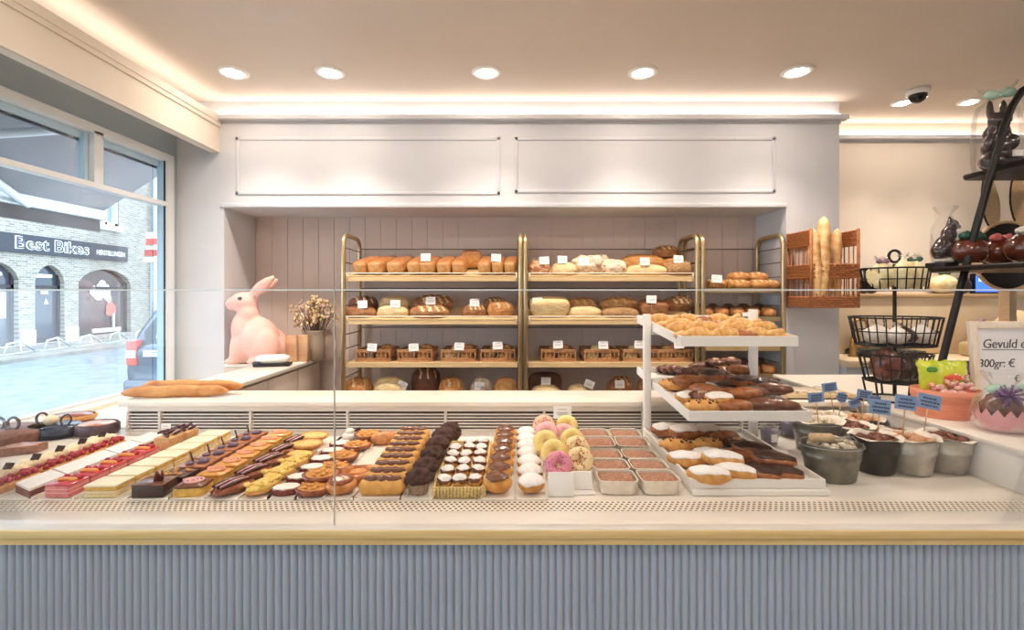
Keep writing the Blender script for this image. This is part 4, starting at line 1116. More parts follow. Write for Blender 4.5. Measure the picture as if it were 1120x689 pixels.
o = MB().box(-.032,.032,-.003,.003,0,.052,0,.001).build('blank_card', CARD, None, (.213,1.452,DECK+.006), (R(-12),0,0)); tag(o, 'smaller blank white card in front of the speckled doughnuts', 'card', 'blank white cards')
p = at(616.5, 456, 1.98)
CK.place((p.x, 2.03, p.z-.02), (0,0,0), 'white price card above the back row of ring doughnuts', None, (1.15,1,1))
CK.place(at(181.5, 474, 2.06), (0,0,0), 'tiny white price card between the pink cakes and the louvre', None, (.6,1,.8))
# ---- R: tubs with cocoa topping
def mk():
    t = thing('dessert_tub', 'x', 'dessert')
    sq = squircle(.35, 32)
    def ringm(b, prof):
        vs = [(x*w_/2, y*d_/2, z) for w_, d_, z in prof for x, y in sq]; n = 32; k = len(prof)
        b.add(vs, [(i*n+j, i*n+(j+1) % n, (i+1)*n+(j+1) % n, (i+1)*n+j) for i in range(k-1) for j in range(n)]+[tuple(range(n-1,-1,-1))], 0, True); return b
    ringm(MB(), [(.098,.078,0),(.106,.086,.004),(.116,.094,.040),(.120,.098,.042),(.120,.098,.044),(.113,.091,.043)]).build('tub', MP('milky plastic tub', '#f3eadb', '#e9dcc8', 8, rough=.25), t)
    b = MB(); cap(b, .112, .090, .036, .009, e=.4); b.build('cocoa_topping', COCOA, t); return t
K = Kind(mk)
for c, x in ((0,.322),(1,.447)):
    for r in range(5):
        K.place((x+random.uniform(-.002,.002), 1.462+.104*r, DECK+.001+.012*(r > 2)), (R(5 if r > 2 else 0),0,R(random.uniform(-2,2))), f'{nth(r,5)} cocoa-topped tub from the glass in the {"left" if c == 0 else "right"} column', 'cocoa-topped dessert tubs')
# ---- dark cakes on the deck by the window
def mk():
    t = thing('ribbon_cake', 'dark cake with a brown ribbon bow on the deck by the window', 'cake', (-2.075,1.95,DECK+.001))
    MB().lathe([(.13,0),(.145,.008),(.15,.04),(.135,.05)], 32, sy=.8).build('cake', MP('brown cake', '#8a5b4b', '#6c4238', 8, rough=.5, bump=.3), t)
    b = MB()
    for s in (-1, 1): b.torus((.03*s,0,.072), .024, .006, 16, 6, 0, Matrix.Rotation(PI/2, 3, 'X'))
    b.tube([(0,0,.05),(.02,-.03,.09),(.05,-.04,.085)], .004, 6); b.build('ribbon', DCHOC, t); return t
mk()
t = thing('iced_cake', 'blue-black iced cake on a dark plate, white roses on top, left of the cream slices', 'cake', (-1.945,2.02,DECK+.001))
MB().lathe([(.03,0),(.09,.006),(.105,.012)], 32, sy=.8).build('plate', MP('dark plate', '#2c3140', rough=.2), t)
MB().lathe([(.095,.010),(.10,.02),(.10,.042),(.09,.05)], 32, sy=.8).build('cake', MP('midnight icing', '#2b3242', '#3b4254', 8, rough=.25, coat=.4), t)
b = MB(); b.ell((-.015,0,.067), (.026,.024,.022), rough=.2); b.build('cream_rose', CREAM, t)
b = MB(); b.torus((-.05,0,.072), .026, .005, 16, 6, 0, Matrix.Rotation(PI/2, 3, 'X')); b.torus((.05,0,.068), .022, .004, 16, 6, 0, Matrix.Rotation(PI/2.4, 3, 'X')); b.build('chocolate_loop', DCHOC, t)
t = thing('pear_tart', 'long brown glazed tart at the window, behind the dark cakes', 'cake', (-2.10,2.27,DECK+.001))
MB().lathe([(.075,0),(.10,.01),(.105,.026),(.095,.028)], 32, sy=.75, cap1=False).build('crust', PASTRY, t)
b = MB(); cap(b, .19, .142, .024, .016, e=1); b.build('glazed_filling', REDBROWN, t)
t = thing('chocolate_ring_cake', 'dark chocolate cake with a glazed top, left of the louvre end', 'cake', (-1.80,2.06,DECK+.001))
MB().lathe([(.08,0),(.088,.008),(.088,.04),(.080,.046)], 32, sy=.8, cap1=False).build('cake', MP('plum chocolate side', '#5c444c', '#48333a', 8, rough=.4), t)
b = MB(); cap(b, .16, .128, .043, .008, e=1); b.build('glazed_top', MP('apricot glaze top', '#d99a78', '#b8704f', 7, rough=.2, coat=.5), t)
t = thing('brown_slice_cake', 'flat brown cake wedge between the ribbon cake and the cream slices', 'cake', (-1.86,1.80,DECK+.001))
MB().prism([(-.08,-.08),(.06,.0),(.055,.05),(-.04,.04)], lambda x, y: Vector((x,y,0)), lambda x, y: Vector((x,y,.026))).build('cake', MP('nut cake', '#a0735c', '#7d5443', 10, rough=.5, bump=.3), t)
b = MB(); b.prism([(-.076,-.075),(.056,.0),(.052,.046),(-.037,.037)], lambda x, y: Vector((x,y,.026)), lambda x, y: Vector((x,y,.030))); b.build('icing', CARA, t)

# ================================================================ pastries on the tiered stand
def tier_at(tier, px, py, dz=0):
    """point of the photo's pixel on a tilted tray"""
    x0, x1, y0, y1, z0, z1 = TIERS[tier]; s = (z1-z0)/(y1-y0); k = (HY-py)/F
    d = (z0+.008+dz-s*y0-ZC)/(k-s)
    return Vector(((px-CX)*d/F, d, z0+.008+dz+s*(d-y0)))
GPUFF = MP('golden puff', '#f2c87c', '#c98438', 6, (.3,.65), rough=.4, bump=.25)
def mkpuff(seed):
    def f():
        if seed == 5: b = croissant_mb(.105)
        else:
            b = MB(); b.ell((0,0,.016), (.050,.034,.018), rough=.3, seed=seed, nu=24, nv=14); b.tube([(-.045,-.022,.012),(-.015,-.018,.026),(.02,.0,.032),(.045,.018,.014)], [.006,.013,.013,.006], 10)
        return tag(b.build('golden_turnover', GPUFF), 'x', 'pastry')
    return f
KP = [Kind(mkpuff(1)), Kind(mkpuff(5))]
KB = Kind(lambda: tag(stick(.11, .021, 2, .002).build('chocolate_stick_bun', MP('brown stick bun', '#b8713c', '#8f4f28', 6, rough=.3)), 'x', 'pastry'))
rows = [(370,[(752,15),(765,-10),(780,20),(796,5),(812,-15),(828,12),(846,-8)]),(363.5,[(742,20),(757,0),(774,-20),(792,15),(808,25),(824,-5),(838,10)]),(358,[(730,10),(745,-15),(760,25),(776,0),(793,12),(809,-20),(824,8)]),(353,[(722,5),(736,20),(752,-10),(769,15),(786,-5),(803,10)])]
for ri, (py, its) in enumerate(rows):
    for ci, (px, rz) in enumerate(its):
        p = tier_at(0, px, py+3)
        lb = f'{ORD[ci]} golden turnover from the left in the {["front","second","third","back"][ri]} row of the top tray'
        if (ri, ci) in ((0,4),(2,3),(3,3)): KB.place(p, (R(5),0,R(rz*.6)), lb.replace('golden turnover','brown stick bun'), 'pastries on the top tray')
        else: KP[(ri+ci) % 2].place(p+Vector((0,0,.004*(ri % 2))), (R(5),R(random.uniform(-6,6)),R(rz)), lb, 'pastries on the top tray', (1,1.1,1.1))
# middle tray
def mkoval(mat, topm=None, r=(.056,.034,.024), name='oval_bun', studs=None, sugar=False):
    def f():
        t = thing(name, 'x', 'pastry')
        b = MB(); b.ell((0,0,r[2]), r, rough=.1, seed=4, nu=24, nv=14); b.build('bun', mat, t)
        if topm: b = MB(); ecap(b, (0,0,r[2]), r, 1.15, 1.05, .10, 2, .1, 4); b.build('icing', topm, t)
        if studs:
            b = MB(); rnd = random.Random(3)
            for i in range(12):
                x = rnd.uniform(-.75,.75); y = rnd.uniform(-.7,.3); z = (max(0,1-x*x-y*y))**.5; b.ell((x*r[0], y*r[1], r[2]*(1+z)), (.004,)*3, nu=7, nv=5)
            b.build('raisins', studs, t)
        return t
    return f
RAIS = MP('raisin', '#3a211a', rough=.5)
LBUN = MP('light raisin bun', '#e9b368', '#cf8f45', 6, rough=.35)
BBUN = MP('brown glazed bun', '#b5713e', '#8a4c28', 6, rough=.25, coat=.3)
DBUN = MP('dark glazed bun', '#7c4a30', '#5a3020', 6, rough=.25, coat=.4)
def twist():
    b = MB(); n = 40
    for s in (0, PI):
        pts = [((i/n*2-1)*.058, .014*math.cos(i/n*4*PI+s), .020+.008*math.sin(i/n*4*PI+s)) for i in range(n+1)]
        b.tube(pts, [max(.005, .0155*(1-abs(i/n*2-1)**4)) for i in range(n+1)], 9)
    return tag(b.build('dark_twist', DBUN), 'x', 'pastry')
KT = Kind(twist)
K1 = Kind(mkoval(LBUN, None, (.062,.036,.024), 'raisin_bun', RAIS)); K2 = Kind(mkoval(BBUN, None, (.064,.030,.024), 'long_brown_bun'))
K3 = Kind(mkoval(BBUN, DCHOC, (.062,.036,.026), 'chocolate_topped_bun')); K4 = Kind(mkoval(LBUN, WICING, (.050,.034,.022), 'white_iced_bun')); K5 = Kind(mkoval(DBUN, None, (.066,.034,.022), 'dark_long_bun'))
def spiral():
    t = thing('dark_spiral_bun', 'x', 'pastry'); b = MB(); n = 70; pts = []
    for i in range(n): a = i/n*5*PI; r = .006+.032*i/n; pts.append((r*math.cos(a), r*math.sin(a), .018+.008*(1-i/n)))
    b.tube(pts, .0105, 8); b.build('rolled_dough', DBUN, t)
    b = MB(); b.ell((0,0,.034), (.017,.015,.005), rough=.3); b.build('icing', MP('toffee icing', '#c99a72', rough=.3, coat=.3), t); return t
K6 = Kind(spiral)
GM = 'pastries on the middle tray'
for k, px, py, rz, dz, lb in ((KT,733,409,-15,0,'dark twist at the left end of the back row on the middle tray'),(KT,752,412,10,0,'second dark twist from the left in the back row'),(KT,772,412,-20,0,'third dark twist from the left in the back row'),(K6,790,410,0,0,'dark spiral bun in the back row of the middle tray'),(K6,808,411,0,0,'dark spiral bun farthest right in the back row'),
    (K6,783,408,0,.03,'dark spiral bun behind the twists'),(K6,800,407,0,.032,'dark spiral bun stacked on the two others, middle tray'),(K5,768,406,8,0,'dark long bun behind the twists on the middle tray'),(K2,812,419,-18,.03,'long brown bun stacked at the back right of the middle tray'),(K1,738,427,-14,0,'raisin bun lying at the left edge of the middle tray'),(K5,795,422,15,.0,'dark long bun in the middle of the middle tray'),(K3,815,424,-5,0,'chocolate-topped bun near the right side, second row'),(K3,835,427,8,0,'chocolate-topped bun at the right end of the middle tray'),
    (K4,752,441,10,0,'white-iced bun at the left front of the middle tray'),(K2,771,437,-48,.012,'long brown bun lying aslant on the middle tray'),(K2,796,438,5,0,'long brown bun lying straight in the middle of the tray'),(K5,822,438,-12,.01,'dark long bun behind the curved one at the front'),
    (K2,753,430,-10,.024,'long brown bun stacked beside the left raisin bun'),(K3,779,425,12,.026,'chocolate-topped bun stacked in the middle of the middle tray'),(K5,846,438,-20,.022,'dark long bun stacked at the right of the middle tray'),(K6,768,445,0,.02,'dark spiral bun lying by the slanting brown bun'),(K2,815,446,6,.026,'long brown bun stacked near the right front of the middle tray'),(K4,786,449,-12,.02,'white-iced bun near the front edge of the middle tray'),
    (K1,768,452,5,0,'raisin bun at the front edge of the middle tray'),(K2,803,452,0,0,'long brown bun at the front edge of the middle tray'),(K5,832,450,-8,.004,'dark long bun at the right front of the middle tray'),(K5,852,450,-25,.0,'dark long bun at the right end of the front edge')):
    p = tier_at(1, px, py); k.place(p+Vector((0,0,dz)), (R(5),0,R(rz)), lb, GM)
# lowest tray
K7 = Kind(mkoval(LBUN, SUGAR, (.064,.034,.026), 'sugared_long_bun')); K8 = Kind(mkoval(CARA, DCHOC, (.066,.036,.022), 'chocolate_long_bun')); K9 = Kind(mkoval(BBUN, WICING, (.066,.042,.028), 'iced_brioche'))
GL = 'pastries on the lowest tray'
for k, px, py, rz, dz, lb in ((K9,730,478,-8,0,'iced brioche at the back left of the lowest tray, beside the post'),(K9,772,480,5,0,'iced brioche second from the post, back row'),(K1,740,494,-10,0,'golden raisin bun below the iced brioches, left'),(K1,773,493,8,0,'golden raisin bun below the second brioche'),(K6,806,491,0,.004,'dark spiral bun with toffee icing at the back of the lowest tray'),(K2,808,506,-20,0,'long brown bun below the spiral bun on the lowest tray'),
    (K2,792,485,12,0,'long brown bun between the brioches and the spiral bun'),(K9,750,487,-5,.022,'iced brioche stacked between the back row and the raisin buns'),(K8,822,501,-30,.012,'chocolate long bun farthest back on the lowest tray'),(K8,846,518,-30,.024,'chocolate long bun lying on top of the front ones'),(K7,790,519,-24,.024,'sugared long bun stacked in the middle of the lowest tray'),
    (K7,751,511,-18,0,'sugared long bun at the left edge of the lowest tray'),(K7,778,507,-25,0,'sugared long bun second from the left edge, farther back'),(K7,775,529,-16,0,'sugared long bun at the front left of the lowest tray'),(K7,803,525,-28,0,'sugared long bun beside the chocolate ones at the front'),
    (K8,829,524,-34,0,'chocolate long bun at the front of the lowest tray'),(K8,853,524,-34,0,'chocolate long bun at the front right of the lowest tray'),(K8,840,507,-30,0,'chocolate long bun behind the two front ones')):
    p = tier_at(2, px, py); k.place(p+Vector((0,0,dz)), (0,0,R(rz)), lb, GL)
# ================================================================ buckets of sweets on the deck
ZINC = MQ('zinc', '#c9c6bd', '#b4b0a6', 8, rough=.4, metal=.55)
DZINC = MQ('dark zinc', '#8a877c', '#6c6960', 6, rough=.35, metal=.6)
BKB = MQ('charcoal zinc', '#45423f', '#37342f', 6, rough=.45, metal=.4)
FOIL = MQ('cellophane heap', '#efe6d6', '#cdb894', 16, (.4,.6), rough=.15, bump=.6, coat=.5)
SWEET = MQ('milk chocolate sweets', '#8a5038', '#6a3a28', 9, rough=.35)
PALESW = MQ('pale sweets', '#e2b98e', '#c98f66', 9, rough=.45)
LINER = MQ('paper liner', '#f3ebdd', '#e6dac6', 8, rough=.7)
TAGB = MQ('blue label', '#7f9fc9', '#7595c2', 5, rough=.5)
CORK = MQ('cork grip', '#d9bd95', '#c6a57a', 20, rough=.7)
def bucket(label, loc, r, h, m, contents, sy=1.0, liner=True, handle=True, rz=0, grip=False, heap=.02, group='metal buckets of sweets'):
    t = thing('sweet_bucket', label, 'bucket', loc, (0,0,R(rz)), group)
    r0 = r*.78
    b = MB(); b.lathe([(r0-.004,0),(r0,.003),(r0+(r-r0)*.62,h*.60),(r0+(r-r0)*.62+.0025,h*.615),(r0+(r-r0)*.68,h*.64),(r0+(r-r0)*.70+.0025,h*.68),(r0+(r-r0)*.74,h*.70),(r,h-.003),(r+.003,h),(r+.001,h+.003),(r-.003,h),(r-.006,h*.75)], 36, sy=sy, cap1=False); b.build('body', m, t)
    if liner:
        b = MB(); n = 40; vs = []
        for k, (rr, z) in enumerate(((r-.012,h*.78),(r-.004,h+.004),(r+.008,h+.014))):
            for j in range(n):
                a = 2*PI*j/n; kk = 1+(.02*math.sin(j*2.1)+.03*math.sin(j*.9+1))*(k == 2); zz = z+(k == 2)*(.006*math.sin(j*.7)-.008)
                vs.append((rr*kk*math.cos(a), rr*kk*sy*math.sin(a), zz))
        b.add(vs, [(i*n+j, i*n+(j+1) % n, (i+1)*n+(j+1) % n, (i+1)*n+j) for i in range(2) for j in range(n)], 0, True); b.build('paper_liner', LINER, t)
    b = MB(); rnd = random.Random(int(r*1e4)+int(loc[0]*100))
    b.lathe([(r*.90,h*.80),(r*.5,h*.86),(.001,h*.90)], 24, sy=sy, cap0=False)
    for i in range(30):
        a = rnd.uniform(0, 2*PI); q = r*.78*rnd.random()**.5; s = rnd.uniform(.011,.017)
        b.ell((q*math.cos(a), q*sy*math.sin(a), h*.86+heap*(1-q/r)+rnd.uniform(0,.006)), (s, s*.8, s*.7), nu=8, nv=6, rough=.3, seed=i)
    tag(b.build('contents', contents, t), kind='stuff')
    if handle:
        b = MB(); pts = []
        for i in range(13): a = PI*i/12; pts.append(((r+.004)*math.cos(a), -(r*sy*.96+.01)*math.sin(a)*.92, h-.004+ -.0*math.sin(a)))
        b.tube(pts, .0018, 6)
        for s in (-1, 1): b.ell(((r+.003)*s,0,h-.006), (.005,.006,.009), nu=8, nv=6)
        hd = b.build('handle', STEEL, t)
    if grip:
        b = MB(); b.tube([(-.036,0,0),(-.03,0,0),(.03,0,0),(.036,0,0)], [.010,.0135,.0135,.010], 12); b.xf(xform((-r*.45,-r*sy*.35,h+.024), (0,0,R(5)))); b.build('cork_grip', CORK, t)
        b = MB(); b.tube([(-r,0,h-.005),(-r*.95,-.01,h+.02),(-r*.45-.036,-r*sy*.35,h+.024)], .002, 6); b.tube([(-r*.45+.036,-r*sy*.35,h+.024),(r*.6,-.02,h+.028),(r,0,h-.005)], .002, 6); b.build('grip_wire', STEEL, t)
    return t
def bk(px0, px1, pyb, *a, **k): pass
def foot(px, py, r, sy=1.0):
    """centre of a round foot whose nearest edge is seen at px, py on the deck"""
    p = onz(px, py, DECK); q = p+Vector((0, r*.78*sy, 0)); return ((px-CX)*q.y/F, q.y, DECK+.001)
bucket('large oval dark zinc tub with a cork grip, nearest the glass', foot(909,529,.072,.72), .092, .115, DZINC, FOIL, .72, False, True, -8, True, .035)
bucket('charcoal oval bucket with a white paper liner, right of the cork-grip tub', foot(957,521,.06), .070, .115, BKB, SWEET, .95, True, False, 0)
bucket('pale zinc bucket filled with light sweets, second from the right ledge', foot(995,521,.062), .076, .115, ZINC, PALESW, 1, True, True, 10)
bucket('pale zinc bucket filled with brown sweets, right beside the ledge panel', foot(1033,519,.06), .076, .112, ZINC, SWEET, 1, True, True, -25)
bucket('large dark zinc bucket standing behind the cork-grip tub', foot(893,499,.085), .088, .115, DZINC, FOIL, .85, True, True, 0)
bucket('small grey bucket behind the charcoal one, brown sweets inside', foot(931,493,.055), .068, .085, ZINC, SWEET, 1, True, False)
bucket('paper-lined zinc bucket far back, beside the lowest tray', (1.30,2.00,DECK+.001), .085, .095, ZINC, FOIL, .9, True, False, 0)
bucket('zinc bucket of nuts far back beside the ledge', (1.455,1.985,DECK+.001), .075, .085, DZINC, PALESW, 1, True, False, 0)
bucket('wide low zinc bowl of brown sweets behind the two pale buckets', (1.452,1.80,DECK+.001), .075, .078, ZINC, SWEET, .8, True, False, 0)
# blue labels on sticks
def mk_label(w, h, shape='rect', sl=.10):
    def f():
        t = thing('blue_label', 'x', 'label')
        b = MB()
        if shape == 'round': b.prism([(w*.5*math.cos(2*PI*i/8), h*.5+h*.55*math.sin(2*PI*i/8)) for i in range(8)], lambda x, y: Vector((x,-.001,y)), lambda x, y: Vector((x,.001,y)))
        else: b.box(-w/2,w/2,-.001,.001,0,h)
        b.build('label_board', TAGB, t)
        b = MB(); rnd = random.Random(int(w*1e4))
        for k in range(3 if h > .035 else 2):
            z = h*(.72-.25*k); l = w*rnd.uniform(.25,.38); x = -l
            while x < l:
                e = rnd.uniform(.003,.008); b.box(x, x+e, -.0018, -.0012, z-.0028, z+.0028); x += e+.0025
        b.build('handwriting', INK, t)
        b = MB(); b.tube([(0,.0015,h*.5),(0,.0015,-sl)], .0022, 6); b.build('stick', CORK, t); return t
    return f
KL = {'a': Kind(mk_label(.062,.036)), 'b': Kind(mk_label(.078,.050)), 'r': Kind(mk_label(.050,.042,'round')), 's': Kind(mk_label(.050,.034))}
for k, px, py, d, ry, lb in (('a',893,440,1.80,-4,'blue label on a stick in the large dark bucket, leftmost of the labels'),('a',908,428,2.02,-8,'highest blue label, standing far back near the wall'),('r',920,440,1.98,12,'eight-cornered blue label right of the highest one'),('s',936.5,445,1.95,-18,'small tilted blue label just right of the eight-cornered one'),('a',945,436,1.95,10,'blue label in front of the wire stand foot'),
        ('s',956,442,1.9,6,'blue label half hidden behind the largest one'),('b',962,453,1.62,8,'largest blue label, on a stick in the charcoal bucket'),('b',990,448,1.66,8,'blue label on a stick in the bucket of light sweets'),('b',1015,447,1.66,12,'rightmost blue label, before the orange basket')):
    p = at(px, py, d); KL[k].place(p, (R(-4),R(ry),R(random.uniform(-6,6))), lb, 'blue labels on sticks')
# two small glasses and flat trays behind
VIO = MQ('violet candle', '#7a73a8', '#5c5590', 14, rough=.3)
CGL = MQ('tumbler glass', '#e9f0f2', rough=.05, spec=.6, trans=.9)
def mk():
    t = thing('candle_glass', 'x', 'glass')
    MB().lathe([(.026,0),(.030,.004),(.036,.078),(.0345,.078),(.029,.008),(.001,.007)], 24, cap1=False).build('tumbler', CLEAR, t)
    MB().lathe([(.027,.009),(.0325,.060),(.02,.062),(.001,.061)], 24).build('violet_filling', VIO, t)
    MB().box(-.012,.012,-.037,-.0355,.02,.05).build('sticker', CARD, t); return t
KG = Kind(mk)
p = onz(846, 489, DECK); KG.place((p.x, p.y+.03, DECK+.001), (0,0,0), 'glass with violet filling right of the lowest tray, nearer one', 'violet glasses')
p = onz(868, 480, DECK); KG.place((p.x, p.y+.03, DECK+.001), (0,0,2), 'glass with violet filling right of the lowest tray, farther one', 'violet glasses')
t = thing('shallow_crate', 'pale shallow crate of wrapped bars lying on the back counter by the ledge', 'crate', (1.33,2.2,1.016))
b = MB()
for y0, y1 in ((-.085,-.077),(.077,.085)): b.box(-.24,.2,y0,y1,0,.022)
for x0, x1 in ((-.24,-.232),(.192,.2)): b.box(x0,x1,-.077,.077,0,.022)
b.box(-.24,.2,-.085,.085,0,.005); b.build('crate_body', MQ('pale wood', '#ecd7ae', '#e0c593', 4, rough=.6, stretch=(2,14,14)), t)
b = MB(); rnd = random.Random(3)
for i in range(9): b.box(-.22+.045*i,-.185+.045*i,-.06,.06,.008,.026+rnd.uniform(0,.008),0,.004)
b.build('wrapped_bars', FOIL, t)

# ================================================================ things on the right ledge
LZ = 1.0155
# wire stand of three baskets
t = thing('wire_basket_stand', 'black three-tier wire basket stand with a ring on top', 'stand', (1.69,2.10,LZ))
b = MB(); b.tube([(0,0,.02),(0,0,.60)], .0075, 10); b.build('pole', BLACK, t)
b = MB(); b.torus((0,0,.635), .026, .006, 24, 8, 0, Matrix.Rotation(PI/2, 3, 'X')); b.build('ring_handle', BLACK, t)
b = MB(); b.torus((0,0,.006), .10, .005, 28, 6)
for k in range(6): a = 2*PI*k/6+.3; b.tube([(.10*math.cos(a), .10*math.sin(a), .006),(.115*math.cos(a), .115*math.sin(a), .09)], .0045, 6)
b.build('foot', BLACK, t)
def wbasket(z0, z1, rx0, rx1, ry0, ry1, n, name='wire_basket'):
    b = MB()
    for z, fx in ((z0,0),((z0+z1)/2,.5),(z1,1)):
        rx = rx0+(rx1-rx0)*fx; ry = ry0+(ry1-ry0)*fx
        b.tube([(rx*math.cos(2*PI*j/36), ry*math.sin(2*PI*j/36), z) for j in range(36)], .0042 if fx != .5 else .0028, 6, closed=True)
    for j in range(n):
        a = 2*PI*j/n; b.tube([(rx0*math.cos(a), ry0*math.sin(a), z0),(rx1*math.cos(a), ry1*math.sin(a), z1)], .0028, 5)
    for k in range(-3, 4):
        y = ry0*k/4; x = rx0*(1-(k/4)**2)**.5; b.tube([(-x,y,z0),(x,y,z0)], .0026, 5)
    return b.build(name, BLACK, t)
wbasket(.485,.58,.118,.132,.10,.112,24); wbasket(.245,.365,.155,.18,.12,.14,30); wbasket(.085,.205,.11,.14,.10,.12,22)
BX_, BY_ = 1.69, 2.10
BAGC = MQ('cream sweets bag', '#f6ecc6', '#e6cf8f', 9, (.35,.65), rough=.35, bump=.3); WRAP = MQ('white wrapped sweets', '#f1ebe4', '#d9cec3', 10, rough=.4, bump=.4)
def sack(name, label, cat, loc, r, h, m, tie=None, group=None, rz=0, seed=1):
    t = thing(name, label, cat, loc, (0,0,rz), group)
    b = MB()
    def fn(p):
        k = 1+.16*noise.noise(p*2.1+Vector((seed,0,0))); z = (p.z+1)/2
        s = 1 if z < .6 else 1-.75*((z-.6)/.4)**1.1
        return Vector((sgnpow(p.x,.8)*r*k*s, sgnpow(p.y,.8)*r*.8*k*s, z*h))
    b.blob(fn, 20, 14); b.build('bag', m, t)
    b = MB(); n = 12; vs = [(0,0,h*.95)]
    for j in range(n): a = 2*PI*j/n; vs.append((r*.5*math.cos(a)*(1+.3*math.sin(j*2.3)), r*.4*math.sin(a), h*1.12+.01*math.sin(j*1.7)))
    b.add(vs, [(0,1+j,1+(j+1) % n) for j in range(n)], 0, True); b.build('gathered_top', CLEAR, t)
    if tie: b = MB(); b.torus((0,0,h*.94), r*.26, r*.09, 14, 6); b.ell((r*.3,-.01,h*.97), (r*.25,r*.15,r*.2)); b.ell((-r*.3,-.01,h*.97), (r*.25,r*.15,r*.2)); b.build('ribbon', tie, t)
    return t
MAUVE = MQ('mauve ribbon', '#8c6a80', rough=.4); TEAL = MQ('dark green ribbon', '#2e5a4a', rough=.4); MINT = MQ('mint ribbon', '#b9d9c4', '#a4cbb2', 8, rough=.4); ROSE = MQ('rose ribbon', '#e0857a', '#cf6a66', 8, rough=.4); BROWNR = MQ('brown ribbon', '#6d4a34', rough=.4)
GS = 'bags of sweets in the top wire basket'
sack('sweets_bag','cream sweets bag with a mauve tie in the top wire basket','bag',(BX_-.075,BY_-.02,LZ+.49),.055,.125,BAGC,MAUVE,GS,0,1)
sack('sweets_bag','cream sweets bag in the middle of the top wire basket','bag',(BX_+.0,BY_-.045,LZ+.49),.052,.135,BAGC,None,GS,1,2)
sack('sweets_bag','cream sweets bag with a green tie in the top wire basket','bag',(BX_+.072,BY_-.015,LZ+.49),.055,.135,BAGC,TEAL,GS,2,3)
for i, (dx, dy, r, h, m, lb) in enumerate(((-.09,-.02,.06,.085,WRAP,'white wrapped packet at the left of the middle wire basket'),(-.03,-.05,.055,.08,WRAP,'white wrapped packet second from the left, middle wire basket'),(.10,-.02,.05,.085,WRAP,'white wrapped packet at the right of the middle wire basket'),(.04,.0,.055,.075,DCHOC,'dark chocolate packet between the white ones, middle wire basket'))):
    sack('wrapped_packet', lb, 'packet', (BX_+dx,BY_+dy,LZ+.252), r, h, m, None, 'packets in the middle wire basket', i, 4+i)
for i, (dx, dy, r, h, m, lb) in enumerate(((-.06,-.03,.06,.16,MQ('milk chocolate packet','#8a5142','#5c2f24',9,(.35,.6),rough=.3,bump=.4,coat=.4),'tall brown chocolate packet at the left of the lowest wire basket'),(.02,-.02,.055,.12,DCHOC,'dark chocolate packet in the middle of the lowest wire basket'),(.075,.0,.05,.115,DCHOC,'dark chocolate packet at the right of the lowest wire basket'))):
    sack('chocolate_packet', lb, 'packet', (BX_+dx,BY_+dy,LZ+.09), r, h, m, None, 'packets in the lowest wire basket', i, 9+i)
# orange oval basket with a bag of gummies
ORG = MQ('salmon orange chipwood', '#f2a180', '#e8906d', 4, rough=.5, stretch=(1,1,10))
p = onz(1034, 461, LZ); ox, oy = (1034-CX)*(p.y+.085)/F, p.y+.085
t = thing('orange_basket', 'oval salmon-orange basket on the ledge, pink sweets and a yellow bag inside', 'basket', (ox, oy, LZ))
b = MB(); b.lathe([(.098,0),(.102,.004),(.108,.035),(.109,.036),(.110,.040),(.109,.043),(.113,.075),(.115,.078),(.116,.105),(.112,.105),(.105,.02),(.0,.012)], 40, sy=.78, cap1=False); b.build('basket_body', ORG, t)
b = MB(); rnd = random.Random(5)
for i in range(34):
    a = rnd.uniform(0,2*PI); q = .09*rnd.random()**.5; b.ell((q*math.cos(a), .78*q*math.sin(a), .098+rnd.uniform(0,.025)), (.016,.012,.011), nu=8, nv=6, rough=.3, seed=i)
tag(b.build('sweets', MQ('pink white sweets', '#f3d2c4', '#d98f86', 14, (.4,.6), rough=.3), t), kind='stuff')
b = MB(); b.ell((.113,-.02,.07), (.008,.010,.010)); b.build('side_ring', STEEL, t)
t = thing('gummy_bag', 'lime-yellow plastic bag of gummies standing in the orange basket', 'bag', (ox+.0, oy-.002, LZ+.10), (R(-12),0,R(-4)))
b = MB()
nx_, nz_ = 14, 8; vs = []
for s in (-1, 1):
    for k in range(nz_+1):
        for i in range(nx_+1):
            u = i/nx_*2-1; v = k/nz_; puff = (1-u**4)*(math.sin(PI*v)**.6 if 0 < v < 1 else 0)
            vs.append((u*.092*(1+.02*math.sin(k*3)), s*.020*puff+.003*math.sin(i*2+k), v*.112+.004*math.sin(i*1.7)*(v > .9)))
fs = []
for s in range(2):
    o_ = s*(nx_+1)*(nz_+1)
    for k in range(nz_):
        for i in range(nx_): a = o_+k*(nx_+1)+i; fs.append((a, a+1, a+nx_+2, a+nx_+1))
b.add(vs, fs, 0, True); b.build('bag_film', MQ('lime bag film', '#dbe03c', '#b9c92e', 5, (.4,.6), rough=.2, coat=.5), t)
b = MB(); b.ell((.02,-.021,.045), (.034,.003,.013)); b.build('red_banner', MQ('red print', '#e25a3c', rough=.3), t)
b = MB(); rnd = random.Random(2)
for i in range(12): b.ell((rnd.uniform(-.07,.075), -.020, rnd.uniform(.015,.055)), (.010,.004,.008), nu=8, nv=5)
b.build('printed_gummies', MQ('print colours', '#f6e9cf', '#e8756a', 60, (.45,.55), rough=.3), t)
b = MB(); b.ell((.07,-.016,.04), (.014,.005,.018)); b.ell((-.05,-.017,.075), (.02,.004,.012)); b.build('green_print', MQ('green print', '#4f9a3c', rough=.3), t)
